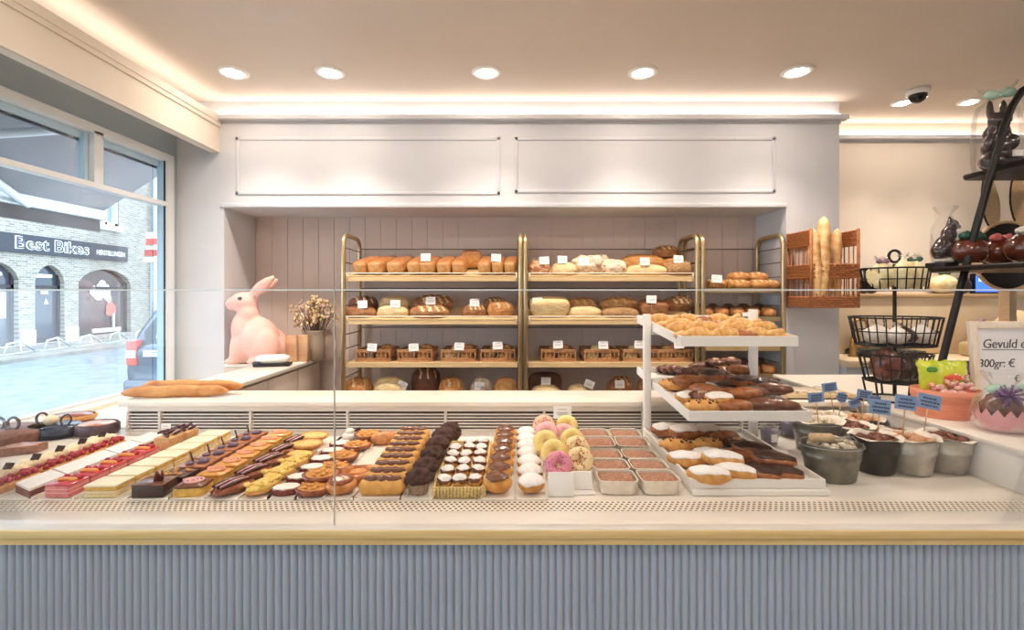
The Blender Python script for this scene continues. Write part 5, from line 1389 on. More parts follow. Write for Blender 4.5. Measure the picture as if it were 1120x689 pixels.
# whiteboard sign
t = thing('whiteboard_sign', 'wood-framed whiteboard with handwritten prices standing on the ledge', 'sign', (1.93,1.86,LZ), (R(-5),0,0))
x0 = (1067-CX)*1.86/F-1.93; H_ = .36; W_ = .50
b = MB()
for a in ((x0,x0+.028,0,H_),(x0+W_-.028,x0+W_,0,H_),(x0+.028,x0+W_-.028,0,.028),(x0+.028,x0+W_-.028,H_-.028,H_)): b.box(a[0],a[1],-.010,.010,a[2],a[3],0,.002)
b.build('frame', MQ('whitewashed wood', '#efe2cf', '#e4d3bb', 3, rough=.5, stretch=(6,6,2)), t)
MB().box(x0+.026,x0+W_-.026,-.003,.003,.026,H_-.026).build('board', MQ('whiteboard', '#e9e8ea', rough=.25), t)
def wtext(body, px, py, size, bold=.0012):
    m = text_mb(body, size, 0, .0005, .95, .18); xs = [v[0] for v in m.v]; m.xf(Matrix.Translation((-min(xs),0,0)))
    X = (px-CX)*1.85/F-1.93; Z = ZC-(py-HY)*1.85/F-LZ
    m.xf(xform((X,-.0036,Z), (PI/2,0,0))); m.build('handwriting', INK, t)
wtext('Gevuld ei', 1084, 377, .050); wtext('300gr: €', 1077, 398.5, .044); wtext('€', 1115, 415, .036)
MB().box((1082-CX)*1.85/F-1.93, (1119-CX)*1.85/F-1.80, -.0042,-.0032, ZC-(383.5-HY)*1.85/F-LZ, ZC-(382.9-HY)*1.85/F-LZ).build('underline', INK, t)
# wrapped pink egg
p = onz(1096, 478, LZ); ex, ey = (1097-CX)*(p.y+.07)/F, p.y+.07
t = thing('wrapped_egg', 'open pink chocolate egg in clear wrap with a violet flower, nearest on the ledge', 'sweet gift', (ex, ey, LZ))
PEGG = MQ('pink chocolate shell', '#eeb0b0', '#e49da0', 6, rough=.3, coat=.3)
b = MB(); n = 28; vs = []; zs_ = [0,.004,.02,.045,.07]; rs_ = [.03,.05,.068,.076,.074]
for z, r in zip(zs_, rs_):
    for j in range(n):
        a = 2*PI*j/n; zz = z+(.012*(1 if j % 2 else -1) if z == .07 else 0); vs.append((r*math.cos(a), r*.85*math.sin(a), zz))
b.add(vs, [(i*n+j, i*n+(j+1) % n, (i+1)*n+(j+1) % n, (i+1)*n+j) for i in range(4) for j in range(n)]+[tuple(range(n-1,-1,-1))], 0, True); b.build('egg_shell', PEGG, t)
b = MB(); b.ell((-.005,0,.078), (.058,.048,.050), rough=.3, seed=2); b.build('chocolates', CHOC, t)
b = MB(); rnd = random.Random(8)
for i in range(46):
    v = Vector((rnd.gauss(0,1), rnd.gauss(0,1)-.3, rnd.gauss(0,1)+.2)).normalized(); b.tube([Vector((-.03,-.05,.130)), Vector((-.03,-.05,.130))+v*.038], [.002,.0028], 5)
b.build('violet_flower', MQ('violet petals', '#8d5f96', '#6d4478', 20, rough=.5), t)
b = MB(); b.box(.018,.046,-.073,-.071,.035,.062); b.build('small_tag', CARD, t)
b = MB(); prof = [(.055,.001),(.086,.02),(.092,.06),(.080,.10),(.05,.14),(.03,.155),(.055,.19),(.06,.205)]
nn = 30; vs = [(r*(1+.10*math.sin(j*2.3+i)*(i > 3)+.03*math.sin(j*3.1))*math.cos(2*PI*j/nn), .85*r*(1+.06*math.sin(j*1.7))*math.sin(2*PI*j/nn), z) for i, (r, z) in enumerate(prof) for j in range(nn)]
b.add(vs, [(i*nn+j, i*nn+(j+1) % nn, (i+1)*nn+(j+1) % nn, (i+1)*nn+j) for i in range(len(prof)-1) for j in range(nn)], 0, True); b.build('clear_wrap', CLEAR, t)
b = MB(); b.ell((-.045,-.02,.145), (.03,.012,.016)); b.ell((.05,-.02,.15), (.03,.012,.016)); b.torus((0,0,.15), .03, .006, 16, 6); b.build('mint_bow', MINT, t)

# ================================================================ black stepped stand with chocolate figures
SX, SY_ = 2.45, 2.45
t = thing('shelf_stand', 'tall black metal stand with a bent rail and three shelves, at the far right', 'stand', (SX, SY_, LZ))
def pin(px, py, d): p = at(px, py, d); return (p.x-SX, p.y-SY_, p.z-LZ)
d0 = 2.36
for dx, nm in ((0,'rail'),(.62,'rail')):
    b = MB(); pts = [pin(1024,415,d0), pin(1031,392,d0), pin(1064,262,d0), pin(1088,175,d0), pin(1098,138,d0), pin(1107,116,d0), pin(1118,99,d0), pin(1136,88,d0)]
    pts = [(x+dx, y, z) for x, y, z in pts]; pts.insert(0, (pts[0][0]-.035, pts[0][1], .001)); b.tube(pts, .0165, 10); b.build(nm, BLACK, t)
def blackshelf(x0w, zw, x1, y0, y1, front=.03):
    z = zw-LZ; x0_ = x0w-SX; b = MB(); c = .03
    o = [(x0_+c, y0), (x1, y0), (x1, y1), (x0_+c, y1), (x0_, y1-c), (x0_, y0+c)]
    b.prism(o, lambda x, y: Vector((x,y,z)), lambda x, y: Vector((x,y,z+.008)))
    b.tube([(x0_+c,y0,z+.014),(x0_,y0+c,z+.014),(x0_,y1-c,z+.014),(x0_+c,y1,z+.014),(x1,y1,z+.014)], .012, 6)
    b.build('shelf', BLACK, t); return z+LZ+.008
zt_ = blackshelf(2.45, 2.105, .50, -.60, .15); zm_ = blackshelf(2.165, 1.597, .55, -.60, .07); zb_ = blackshelf(2.09, 1.10, .55, -.55, .12)
CR = MQ('dark chocolate figure', '#34180f', '#250f09', 6, rough=.22, coat=.5)
b = MB()
for c, r in (((0,0,.05),(.078,.060,.055)),((0,0,.12),(.066,.055,.060)),((0,0,.195),(.058,.050,.050)),((0,-.02,.255),(.050,.045,.045)),((-.055,-.03,.045),(.035,.04,.04)),((.055,-.03,.045),(.035,.04,.04)),((-.05,-.03,.14),(.025,.03,.04)),((.05,-.03,.14),(.025,.03,.04)),((-.030,.0,.315),(.017,.014,.055)),((.030,.0,.315),(.017,.014,.055)),((0,-.06,.25),(.02,.02,.015))): b.ell(c, r)
p = at(1090, 180, 2.44)
t = thing('chocolate_rabbit', 'tall dark chocolate rabbit in clear wrap on the topmost black shelf', 'chocolate figure', (p.x, 2.44, zt_+.001), (0,0,R(-10)))
melt(b, .007).build('figure', CR, t)
b = MB(); prof = [(.095,.0),(.105,.05),(.10,.25),(.085,.33),(.03,.375),(.075,.43),(.08,.45)]
def wrapmesh(b, prof, nn=26):
    vs = [(r*(1+.10*math.sin(j*2.3+i)*(i > 3)+.04*math.sin(j*3.1+i))*math.cos(2*PI*j/nn), .8*r*(1+.06*math.sin(j*1.7))*math.sin(2*PI*j/nn), z) for i, (r, z) in enumerate(prof) for j in range(nn)]
    return b.add(vs, [(i*nn+j, i*nn+(j+1) % nn, (i+1)*nn+(j+1) % nn, (i+1)*nn+j) for i in range(len(prof)-1) for j in range(nn)], 0, True)
wrapmesh(b, prof).build('clear_wrap', CLEAR, t)
b = MB(); b.ell((-.035,-.02,.385), (.035,.014,.024), rough=.3); b.ell((.04,-.02,.395), (.04,.014,.026), rough=.3); b.ell((0,-.02,.385), (.014,.012,.014)); b.build('mint_bow', MINT, t)
MB().box(.012,.058,-.080,-.078,.055,.085).build('price_tag', CARD, t)
# second shelf
t = thing('chocolate_hen', 'dark chocolate figure in clear wrap on a black box, second shelf', 'chocolate figure', (at(1034,288,2.45).x, 2.45, zm_+.001), (0,0,R(8)))
MB().box(-.065,.065,-.05,.05,0,.04,0,.003).build('black_box', BLACK, t)
b = MB()
for c, r in (((0,0,.12),(.055,.045,.062)),((-.03,0,.10),(.045,.04,.05)),((.02,0,.185),(.035,.033,.045)),((.03,-.01,.235),(.028,.026,.028)),((.055,-.015,.225),(.018,.013,.012)),((.025,0,.262),(.010,.008,.022)),((.04,-.02,.06),(.03,.03,.02))): b.ell(c, r)
melt(b, .006).build('figure', CR, t)
b = MB(); b.ell((0,0,.052), (.055,.042,.016), rough=.4); b.build('paper_shreds', LINER, t)
wrapmesh(MB(), [(.06,.041),(.072,.09),(.065,.22),(.025,.285),(.05,.315),(.055,.33)]).build('clear_wrap', CLEAR, t)
MB().box(.0,.022,-.06,-.058,.19,.206).build('price_tag', CARD, t)
def choc_egg(label, px, py, r, rib, d=2.40):
    x = at(px, 290, d).x
    t = thing('chocolate_egg', label, 'chocolate egg', (x, d, zm_+.001), (0,0,0), 'ribboned chocolate eggs on the second black shelf')
    MB().lathe([(r*.62,0),(r*.66,.004),(r*.58,.034),(r*.52,.034)], 24, cap1=False).build('stand_ring', CORK, t)
    b = MB(); b.ell((0,0,.03+r*.78), (r,r*.85,r*.80), nu=22, nv=14); b.build('egg', MQ('glossy milk chocolate', '#6b3523', '#552819', 5, rough=.15, coat=.6), t)
    b = MB(); b.torus((0,0,.03+r*.78), r*.86, .005, 24, 6, 0, Matrix.Rotation(PI/2, 3, 'X')); 
    for s in (-1, 1): b.ell((s*r*.35,-r*.2,.035+r*1.6), (r*.38,.02,.022), rough=.4, seed=s)
    b.build('ribbon', rib, t)
choc_egg('chocolate egg with a dark green ribbon on the second black shelf', 1060, 0, .085, TEAL)
choc_egg('chocolate egg with a rose ribbon on the second black shelf', 1093, 0, .085, ROSE, 2.50)
choc_egg('chocolate egg with a pale ribbon at the picture edge, second black shelf', 1123, 0, .10, LINER)
# wooden rabbit chalkboard behind
d = 2.72
t = thing('rabbit_chalkboard', 'round black chalkboard with wooden rabbit ears behind the chocolate eggs', 'board', (at(1102,280,d).x, d, at(1102,280,d).z), (0,0,0))
MB().lathe([(.185,-.006),(.19,0),(.185,.006)], 48).xf(Matrix.Rotation(PI/2, 4, 'X')).build('black_board', MQ('chalkboard black', '#17130f', rough=.6), t)
OAK = MQ('pale oak', '#dcb98c', '#cfa876', 4, rough=.5, stretch=(2,2,12))
MB().torus((0,0,0), .195, .010, 48, 8, 0, Matrix.Rotation(PI/2, 3, 'X')).build('wooden_rim', OAK, t)
for s, tilt, nx_ in ((-1, 12, 'ear'), (1, -12, 'ear')):
    b = MB(); o = [(.048*math.sin(a)*(1 if math.cos(a) < .2 else 1-.25*math.cos(a)), .135-.15*math.cos(a+PI) if False else .14+.155*math.cos(a)) for a in [2*PI*i/24 for i in range(24)]]
    b.prism(o, lambda x, y: Vector((x,-.006,y)), lambda x, y: Vector((x,.006,y))); b.xf(xform((s*.082,0,.17), (0,R(-s*tilt*-.6),0))); e = b.build('ear', OAK, t)
    b = MB(); b.tube([(p_[0]*1.02,0,p_[1]) for p_ in o], .005, 6, closed=True); b.xf(xform((s*.082,0,.17), (0,R(-s*tilt*-.6),0))); b.build('ear_edge', BLACK, e)
MB().box(-.02,.02,-.03,.03,-.19-(at(1102,280,d).z-.20-LZ)+.02,-.19).build('post', OAK, t)

# ================================================================ alcove at the back right: sink, splash, ledge
t = thing('sink_unit', 'pale grey sink cupboard with a light worktop in the back corner', 'cabinet', (3.0,3.4,0))
def ab(b, name, m): return b.xf(Matrix.Translation((-3.0,-3.4,0))).build(name, m, t)
b = MB(); b.box(2.225, 4.5, 3.16, 3.60, 0, 1.0); ab(b, 'body', M('cupboard blue grey', '#c3c8d0', '#bbc0c9', 3, rough=.5))
b = MB(); b.box(2.225, 4.5, 3.14, 3.60, 1.0, 1.045, 0, .003); ab(b, 'worktop', M('beige worktop', '#e6d3b4', '#dcc6a3', 3, rough=.35))
t = thing('splashback', 'beige marble splashback with a ledge behind the sink', 'panel', (3.0,3.6,1.05))
MB().box(-.775,1.5,-.085,.015,.0,.415,0,.003).build('panel', M('beige marble', '#ddc9a9', '#d2bb98', 2.2, (.45,.58), rough=.3, detail=8), t)
MB().box(-.775,1.5,-.10,.015,.415,.44,0,.003).build('ledge', M('tan ledge', '#cfae80', '#c4a173', 3, rough=.45), t)
t = thing('brass_tap', 'brass swan-neck tap at the sink left of the wire stand', 'tap', (at(931,386,3.38).x, 3.36, 1.046))
TAPM = MQ('aged brass', '#b08a4c', '#9a7740', 8, rough=.3, metal=.85)
MB().lathe([(.032,0),(.032,.006),(.022,.010),(.022,.13),(.014,.135)], 18).build('base', TAPM, t)
b = MB(); b.tube([(0,0,.12),(0,0,.22),(.01,0,.245),(.035,0,.262),(.07,0,.262),(.092,0,.245),(.1,0,.22),(.1,0,.19)], .011, 10); b.build('spout', TAPM, t)
b = MB(); b.tube([(0,0,.07),(.05,-.02,.075),(.09,-.03,.07)], .009, 8); b.build('lever', TAPM, t)
t = thing('black_appliance', 'flat black appliance on the worktop behind the wire stand', 'appliance', (2.62,3.4,1.046))
MB().box(-.16,.26,-.12,.12,0,.035,0,.01).build('body', BLACK, t); MB().box(-.15,.25,-.11,.11,.035,.045,0,.004).build('lid', MQ('dark green lid', '#2e3527', rough=.4), t)
t = thing('beige_machine', 'beige rounded machine on the worktop behind the whiteboard', 'appliance', (3.42,3.3,1.046))
MB().box(-.2,.25,-.14,.14,0,.10,0,.02).build('base', MQ('machine beige', '#cdb68d', '#bfa67b', 4, rough=.4), t)
b = MB(); b.ell((.1,0,.17), (.16,.13,.16)); b.build('hood', MQ('machine cream', '#dcc79c', rough=.35), t); MB().box(-.1,-.06,-.142,-.12,.1,.30,0,.01).build('arm', BLACK, t)
t = thing('flower_posy', 'small mauve and pink flower posy behind the black stand foot', 'flowers', (at(1046,368,2.9).x, 2.72, 1.016))
b = MB(); b.lathe([(.035,0),(.045,.08),(.04,.08)], 16, cap1=False); b.build('pot', STEEL, t)
b = MB(); rnd = random.Random(4)
for i in range(16): b.ell((rnd.gauss(0,.05), rnd.gauss(0,.03), .13+rnd.gauss(0,.03)+.12), (.022,)*3, rough=.5, seed=i, nu=9, nv=6)
b.tube([(0,0,.07),(0,0,.24)], .01, 6); b.build('mauve_blossom', MQ('mauve petals', '#a5808f', '#8a6478', 20, rough=.6), t)
b = MB()
for i in range(6): b.ell((.06+rnd.gauss(0,.03), rnd.gauss(0,.02), .29+rnd.gauss(0,.012)), (.022,)*3, rough=.5, seed=i, nu=9, nv=6)
b.build('pink_blossom', MQ('pink petals', '#e39a8c', rough=.6), t)
# small wrapped figures on the ledge of the splashback
LD = 3.56; LZ2 = 1.491
sack('wrapped_figure','dark wrapped chocolate figure on the splashback ledge, left of the wire stand','chocolate figure',(at(953,318,LD).x,LD,LZ2),.05,.15,CR,None,'wrapped figures on the splashback ledge',0,1)
sack('wrapped_figure','dark wrapped chocolate figure on the ledge, beside the wicker basket','chocolate figure',(at(944,318,LD).x,LD,LZ2),.04,.13,CR,None,'wrapped figures on the splashback ledge',0,2)
sack('wrapped_figure','cream wrapped figure on the ledge right of the top wire basket','chocolate figure',(at(1032,318,LD).x,LD,LZ2),.085,.16,BAGC,TEAL,'wrapped figures on the splashback ledge',0,3)
sack('wrapped_figure','dark wrapped figure on the ledge just left of the bent black rail','chocolate figure',(at(1053,318,LD).x,LD,LZ2),.05,.15,CR,None,'wrapped figures on the splashback ledge',0,4)
t = thing('display_screen', 'small lit blue screen on the ledge behind the black stand', 'screen', (at(1076,312,LD).x,LD,LZ2))
MB().box(-.09,.12,-.02,.02,0,.15,0,.004).build('casing', BLACK, t); MB().box(-.08,.11,-.022,-.019,.012,.135).build('lit_panel', MQ('blue screen', '#2a55c8', emit='#3f6fe8', estr=.7), t)
MB().box(-.06,.06,-.0225,-.0215,.09,.125).build('lit_bar', MQ('pale blue screen', '#a8d0ff', emit='#a8d4ff', estr=.9), t)
# ================================================================ pink rabbit, vase and small things on the side counter
RAB = M('pink flocked rabbit', '#f3c1b2', '#ecb0a0', 3, rough=.7, bump=.05, spec=.2)
u = 3.22/F
def q(px, py, y=0): return Vector(((px-281)*u, y, (394-py)*u))
b = MB()
def E(px, py, rx, rz, ry, y=0, rot=0): b.ell(q(px,py,y), (rx*u, ry*u, rz*u), rot=Matrix.Rotation(R(rot), 3, 'Y'), nu=20, nv=14)
E(267,327,15,11,11); E(256,329,8.5,7.5,8); E(251.5,328.5,3.5,3,3.5)
E(272,340,11,12,11); E(268,356,14,20,13); E(266,374,12.5,20,13)
E(283,367,21,24,17,0,-15); E(291,378,20,16,18)
E(295,374,14,18,8,-11*u); E(295,374,14,18,8,11*u)
E(291,390.5,17,4,6,-13*u); E(291,390.5,17,4,6,13*u)
E(261,380,6,15,5.5,-7*u); E(261,380,6,15,5.5,7*u); E(257,391,8,3.5,5.5,-7*u); E(257,391,8,3.5,5.5,7*u)
E(304,385,7,7,7)
def ear(p, q_, y0, y1, w):
    P, Q = q(*p, y0), q(*q_, y1); n = 10
    for i in range(n+1):
        t_ = i/n; c = P.lerp(Q, t_); r = w*u*(.55+.75*math.sin(PI*min(1,t_*.92+.06))**.8); b.ell(c, (r, 2.6*u, r), nu=12, nv=8)
ear((276,319), (301,301), -4*u, -9*u, 5.2); ear((274,318), (297,303), 4*u, 10*u, 5.2)
body = melt(b, .011, it=7)
p = onz(281, 394, 1.0155)
rt = thing('rabbit_figure', 'large pink sitting rabbit figure with upright ears on the side counter', 'figurine', (at(281,0,3.22).x, 3.225, 1.0155), (0,0,R(4)))
zmin = min(v[2] for v in body.v); body.xf(Matrix.Translation((0,0,-zmin+.0005))); body.build('body', RAB, rt)
for s in (-1, 1):
    m = MB(); m.ell(q(267.5,323,s*10.2*u)-Vector((0,0,zmin)), (2.4*u,1.2*u,1.9*u)); m.build('eye', M('dark eye', '#3a2a26', rough=.2), rt)
m = MB(); m.ell(q(248.2,327.5)-Vector((0,0,zmin)), (1.3*u,1.5*u,1.0*u)); m.build('nose', M('rose nose', '#c77f74', rough=.5), rt)
# vase of dried flowers
vx = at(344,0,3.42).x
t = thing('dried_flower_vase', 'beige bucket vase of dried flowers right of the pink rabbit', 'vase', (vx, 3.44, 1.0155))
MB().lathe([(.056,0),(.060,.004),(.062,.10),(.066,.16),(.07,.205),(.073,.21),(.069,.212),(.064,.19),(.06,.02)], 30, cap1=False).build('bucket', M('greige enamel', '#c6b59f', '#bda993', 4, rough=.45), t)
rnd = random.Random(11)
st = MB(); fl = MB(); f2 = MB()
for i in range(95):
    a = rnd.uniform(0,2*PI); s_ = rnd.random()**.6; hh = rnd.uniform(.30,.46)*(1-.12*s_); tip = Vector((.17*s_*math.cos(a), .10*s_*math.sin(a), hh)); base = Vector((.035*math.cos(a)*s_, .03*math.sin(a)*s_, .10))
    mid = base.lerp(tip,.55)+Vector((rnd.uniform(-.01,.01),0,.02)); st.tube([base,mid,tip], .0016, 4)
    tgt = fl if i % 5 else f2
    for k in range(3): tgt.ell(tip+Vector((rnd.gauss(0,.008),rnd.gauss(0,.008),rnd.gauss(-.012,.016))), (.009,.009,.012), nu=7, nv=5, rough=.4, seed=k+i)
st.build('stems', M('dry stem', '#8a6a4c', '#6d5040', 9, rough=.8), t); tag(fl.build('cream_blossoms', M('cream dry petals', '#e8d3ab', '#cfae7c', 14, rough=.8), t), kind='stuff'); tag(f2.build('pink_blossoms', M('dusty pink petals', '#dbbab4', '#bd9792', 14, rough=.8), t), kind='stuff')
for i, (px, lb) in enumerate(((321,'left tan wooden block leaning by the dried flower vase'),(332,'right tan wooden block leaning by the dried flower vase'))):
    o = MB().box(-.034,.034,-.02,.02,0,.185,0,.004).build('wooden_block', M('tan box wood', '#d6b08a', '#c99c74', 4, rough=.6, stretch=(3,3,12)), None, (at(px,0,3.32).x, 3.30+.03*i, 1.0155), (0,0,R(4-8*i))); tag(o, lb, 'block', 'tan blocks by the vase')
t = thing('card_reader_tray', 'small black tray with a roll of white paper on the side counter edge', 'tray', (-1.568, 3.12, 1.0155), (0,0,R(12)))
MB().box(-.11,.11,-.045,.045,0,.018,0,.004).build('tray', BLACK, t)
b = MB(); b.tube([(-.10,0,.042),(-.07,0,.044),(.06,0,.044),(.10,0,.042)], [.022,.030,.031,.024], 14); b.build('paper_roll', M('crumpled white paper', '#f4eee6', '#e6ddd2', 12, rough=.7, bump=.4), t)
MB().box(-.115,-.07,-.042,.042,.014,.034,0,.006).build('dark_end', M('slate end', '#3c4450', rough=.4), t)

# ================================================================ the street outside
GZ = -.30
struct('street', MB().box(-13.1, XL-.2, -14, 44, GZ-.1, GZ), M('pale cobbled road', '#8f989d', '#788187', 3, (.3,.7), rough=.8, bump=.3, bscale=26))
struct('pavement', MB().box(-16.2, -13.1, -14, 44, GZ-.1, GZ+.10), M('pavement stone', '#a09c97', '#8a8681', 3, rough=.8, bump=.2))
FXX = -16.0
bm_ = bpy.data.materials.new('grey brick'); bm_.use_nodes = True
def brickmat():
    nt = bm_.node_tree; N = nt.nodes; L = nt.links; bs = N['Principled BSDF']; bs.inputs['Roughness'].default_value = .85
    tc = N.new('ShaderNodeTexCoord'); mp = N.new('ShaderNodeMapping'); mp.inputs['Rotation'].default_value = (0, 0, 0)
    cx = N.new('ShaderNodeSeparateXYZ'); cb = N.new('ShaderNodeCombineXYZ'); L.new(tc.outputs['Object'], cx.inputs[0]); L.new(cx.outputs['Y'], cb.inputs['X']); L.new(cx.outputs['Z'], cb.inputs['Y'])
    bt = N.new('ShaderNodeTexBrick'); bt.inputs['Scale'].default_value = 2.6; bt.inputs['Color1'].default_value = lin('#a39d92'); bt.inputs['Color2'].default_value = lin('#7b766e'); bt.inputs['Mortar'].default_value = lin('#b3b0aa')
    bt.inputs['Mortar Size'].default_value = .025; bt.inputs['Brick Width'].default_value = .55; bt.inputs['Row Height'].default_value = .19
    L.new(cb.outputs[0], bt.inputs['Vector']); L.new(bt.outputs['Color'], bs.inputs['Base Color'])
brickmat()
def yd(px): return 16.0*F/(CX-px)
def arch(y0, y1, z0, z1, sag):
    n = 12; pts = [(y0, z0), (y1, z0)]
    for i in range(n+1):
        s = i/n; y = y1+(y0-y1)*s; pts.append((y, z1-sag+sag*math.sin(PI*s)**.6))
    return pts
t = thing('bike_shop', 'grey brick shop across the street with a black sign and arched windows', 'building', (FXX, 17, GZ))
T = Matrix.Translation((-FXX, -17, -GZ))
A = [(arch(12.3,13.6,-.15,2.5,.5)), arch(14.25,15.42,-.15,2.5,.5), arch(15.95,17.0,-.15,2.52,.55), arch(17.55,19.95,-.05,2.5,.55)]
U = [[(16.0,4.25),(17.1,4.25),(17.1,6.4),(16.0,6.4)], [(18.25,4.25),(19.35,4.25),(19.35,6.4),(18.25,6.4)], [(13.4,4.25),(14.5,4.25),(14.5,6.4),(13.4,6.4)]]
b = MB(); wall_holes([(6,-.2),(21.15,-.2),(21.15,8.5),(6,8.5)], A+U, lambda u_, v_, w_: Vector((FXX-w_, u_, v_)), .25, b)
b.add([(FXX, 21.15, -.2), (FXX-6, 21.15, -.2), (FXX-6, 21.15, 8.5), (FXX, 21.15, 8.5)], [(0,1,2,3)], 0, False); b.xf(T).build('wall', bm_, t)
SHOPG = M('shop window', '#3d4654', '#5a5560', .6, (.35,.65), rough=.08, spec=.6)
SHOPB = M('brown shop window', '#5b4742', '#45393c', .7, (.35,.65), rough=.08, spec=.6)
WFR = M('dark shop frame', '#3b3438', rough=.5); WHT = M('white painted stone', '#e3e4e4', '#d5d7d8', 3, rough=.6)
for i, o in enumerate(A):
    b = MB(); b.prism(o, lambda x, y: Vector((FXX-.22, x, y)), lambda x, y: Vector((FXX-.26, x, y))); s = b.xf(T).build('shop_window', SHOPG if i != 3 else SHOPB, t)
    y0, y1 = o[0][0], o[1][0]; b = MB()
    b.box(FXX-.22,FXX-.16,y0,y0+.09,o[0][1],2.2); b.box(FXX-.22,FXX-.16,y1-.09,y1,o[0][1],2.2); b.box(FXX-.22,FXX-.16,y0,y1,1.72,1.82); b.box(FXX-.22,FXX-.16,y0,y1,o[0][1],o[0][1]+.14)
    b.xf(T).build('window_frame', WFR, s)
# things shown in the windows
b = MB(); b.box(FXX-.215,FXX-.205,14.95,15.22,.75,1.58); b.xf(T).build('window_banner', WHT, t)
b = MB(); b.box(FXX-.215,FXX-.205,14.5,15.1,2.12,2.2); b.box(FXX-.215,FXX-.205,16.1,16.75,2.1,2.2); b.xf(T).build('lit_tube', M('shop tube light', '#eafff4', emit='#e2fff2', estr=1.3), t)
b = MB(); b.prism([(16.45,1.18),(16.62,1.18),(16.53,1.38)], lambda x, y: Vector((FXX-.205,x,y)), lambda x, y: Vector((FXX-.20,x,y))); b.box(FXX-.205,FXX-.2,16.35,16.6,1.52,1.62); b.xf(T).build('white_sticker', WHT, t)
b = MB()
for y, z, ry, rz in ((18.45,1.62,.22,.22),(18.72,1.75,.2,.25),(18.98,1.6,.2,.33),(18.8,1.95,.16,.12),(18.62,1.42,.2,.15),(19.1,1.35,.12,.2)): b.ell((FXX-.2,y,z), (.006,ry,rz), rough=.3, seed=y)
b.xf(T).build('window_decal', WHT, t)
b = MB(); b.prism([(18.95,.72),(19.25,.62),(19.45,.78),(19.42,1.05),(19.2,1.25),(18.98,1.1)], lambda x, y: Vector((FXX-.2,x,y)), lambda x, y: Vector((FXX-.19,x,y))); b.xf(T).build('red_sticker', M('faded red', '#d9776a', rough=.6), t)
b = MB(); b.box(FXX-.2,FXX-.12,18.3,19.6,.02,.18); b.box(FXX-.2,FXX-.14,19.25,19.32,.1,.75); b.xf(T).build('window_box', WHT, t)
for o in U:
    y0, y1 = o[0][0], o[1][0]
    b = MB(); b.box(FXX-.24,FXX-.2,y0,y1,4.25,6.4); s = b.xf(T).build('upper_window', M('upper pane', '#9fb3c4', '#8299ad', 1, rough=.1), t)
    b = MB()
    for a in ((y0,y0+.14),(y1-.14,y1),((y0+y1)/2-.05,(y0+y1)/2+.05)): b.box(FXX-.22,FXX-.05,a[0],a[1],4.25,6.4)
    b.box(FXX-.22,FXX-.05,y0,y1,5.5,5.62); b.box(FXX-.22,FXX-.05,y0,y1,4.25,4.38); b.xf(T).build('white_frame', WHT, s)
    b = MB(); b.box(FXX-.2,FXX+.10,y0-.12,y1+.12,4.05,4.25); b.xf(T).build('window_sill', WHT, t)
for y0, y1 in ((15.47,15.93),(17.03,17.5),(13.7,14.2)):
    b = MB(); b.box(FXX-.05,FXX+.07,y0,y1,-.2,.32,0,.02); b.xf(T).build('plinth_stone', WHT, t)
b = MB(); b.box(FXX,FXX+.10,11.0,19.68,2.86,3.47); sg = b.xf(T).build('sign_board', M('black sign board', '#2b2d3a', rough=.5), t)
def stext(body, y0, y1, z, h, mat, off, dep, nm='lettering'):
    m = text_mb(body, 1.0, off, .004); xs = [v[0] for v in m.v]; ys = [v[1] for v in m.v]
    s = (y1-y0)/(max(xs)-min(xs)); sv = h/(max(ys)-min(ys)); cx_, cy_ = (max(xs)+min(xs))/2, (max(ys)+min(ys))/2
    m.v = [(FXX+.10+dep+v[2]*.5, (y0+y1)/2+(v[0]-cx_)*s, z+(v[1]-cy_)*sv) for v in m.v]
    m.xf(T).build(nm, mat, sg)
LET = M('sign white', '#f4f6f8', rough=.5)
stext('Best Bikes', 15.2, 17.88, 3.19, .42, LET, .034, .004); stext('Best Bikes', 15.25, 17.83, 3.19, .385, M('sign navy', '#3a3f55', rough=.5), .0, .012, 'letter_fill')
stext('HERSTELLINGEN', 18.2, 19.52, 3.14, .19, LET, .012, .004)
t = thing('white_house', 'white house beyond the bike shop, at the window edge', 'building', (FXX, 24, GZ))
T2 = Matrix.Translation((-FXX, -24, -GZ))
b = MB(); b.box(FXX-5, FXX+.1, 21.15, 28, -.2, 9); b.xf(T2).build('wall', M('white render', '#dcdee0', '#d2d5d8', 2, rough=.8), t)
b = MB(); b.box(FXX+.08,FXX+.12,22.2,23.4,4,6); b.box(FXX+.08,FXX+.12,22.2,23.4,-.2,2.2); b.xf(T2).build('window', SHOPG, t)
b = MB(); b.tube([(FXX+.15,21.0,GZ+.1),(FXX+.15,21.0,8)], .05, 8); o = b.build('drainpipe', M('zinc pipe', '#8a9299', rough=.5), None); tag(o, 'grey drainpipe at the right corner of the bike shop', 'pipe')
# bicycle racks on the far pavement
def mk():
    t = thing('bicycle_rack', 'x', 'bicycle rack')
    b = MB(); b.tube([(0,-.55,.02),(0,-.45,.30),(0,-.05,.36),(0,.45,.05)], .028, 8); b.build('hoop', M('galvanised steel', '#c5cdd2', rough=.4, metal=.4), t)
    b = MB(); b.tube([(.0,-.7,.015),(.0,.7,.015)], .022, 8); b.tube([(.25,-.3,.02),(0,-.05,.34)], .02, 8); b.build('ground_bar', M('galvanised steel', '#c5cdd2', rough=.4, metal=.4), t); return t
KR = Kind(mk)
for i, y in enumerate((12.6,13.75,14.9,16.05,17.2,18.35,19.5)):
    KR.place((-14.2, y, GZ+.101), (0,0,R(8)), f'{ORD[i]} bicycle rack from the near end on the far pavement', 'bicycle racks before the shop')
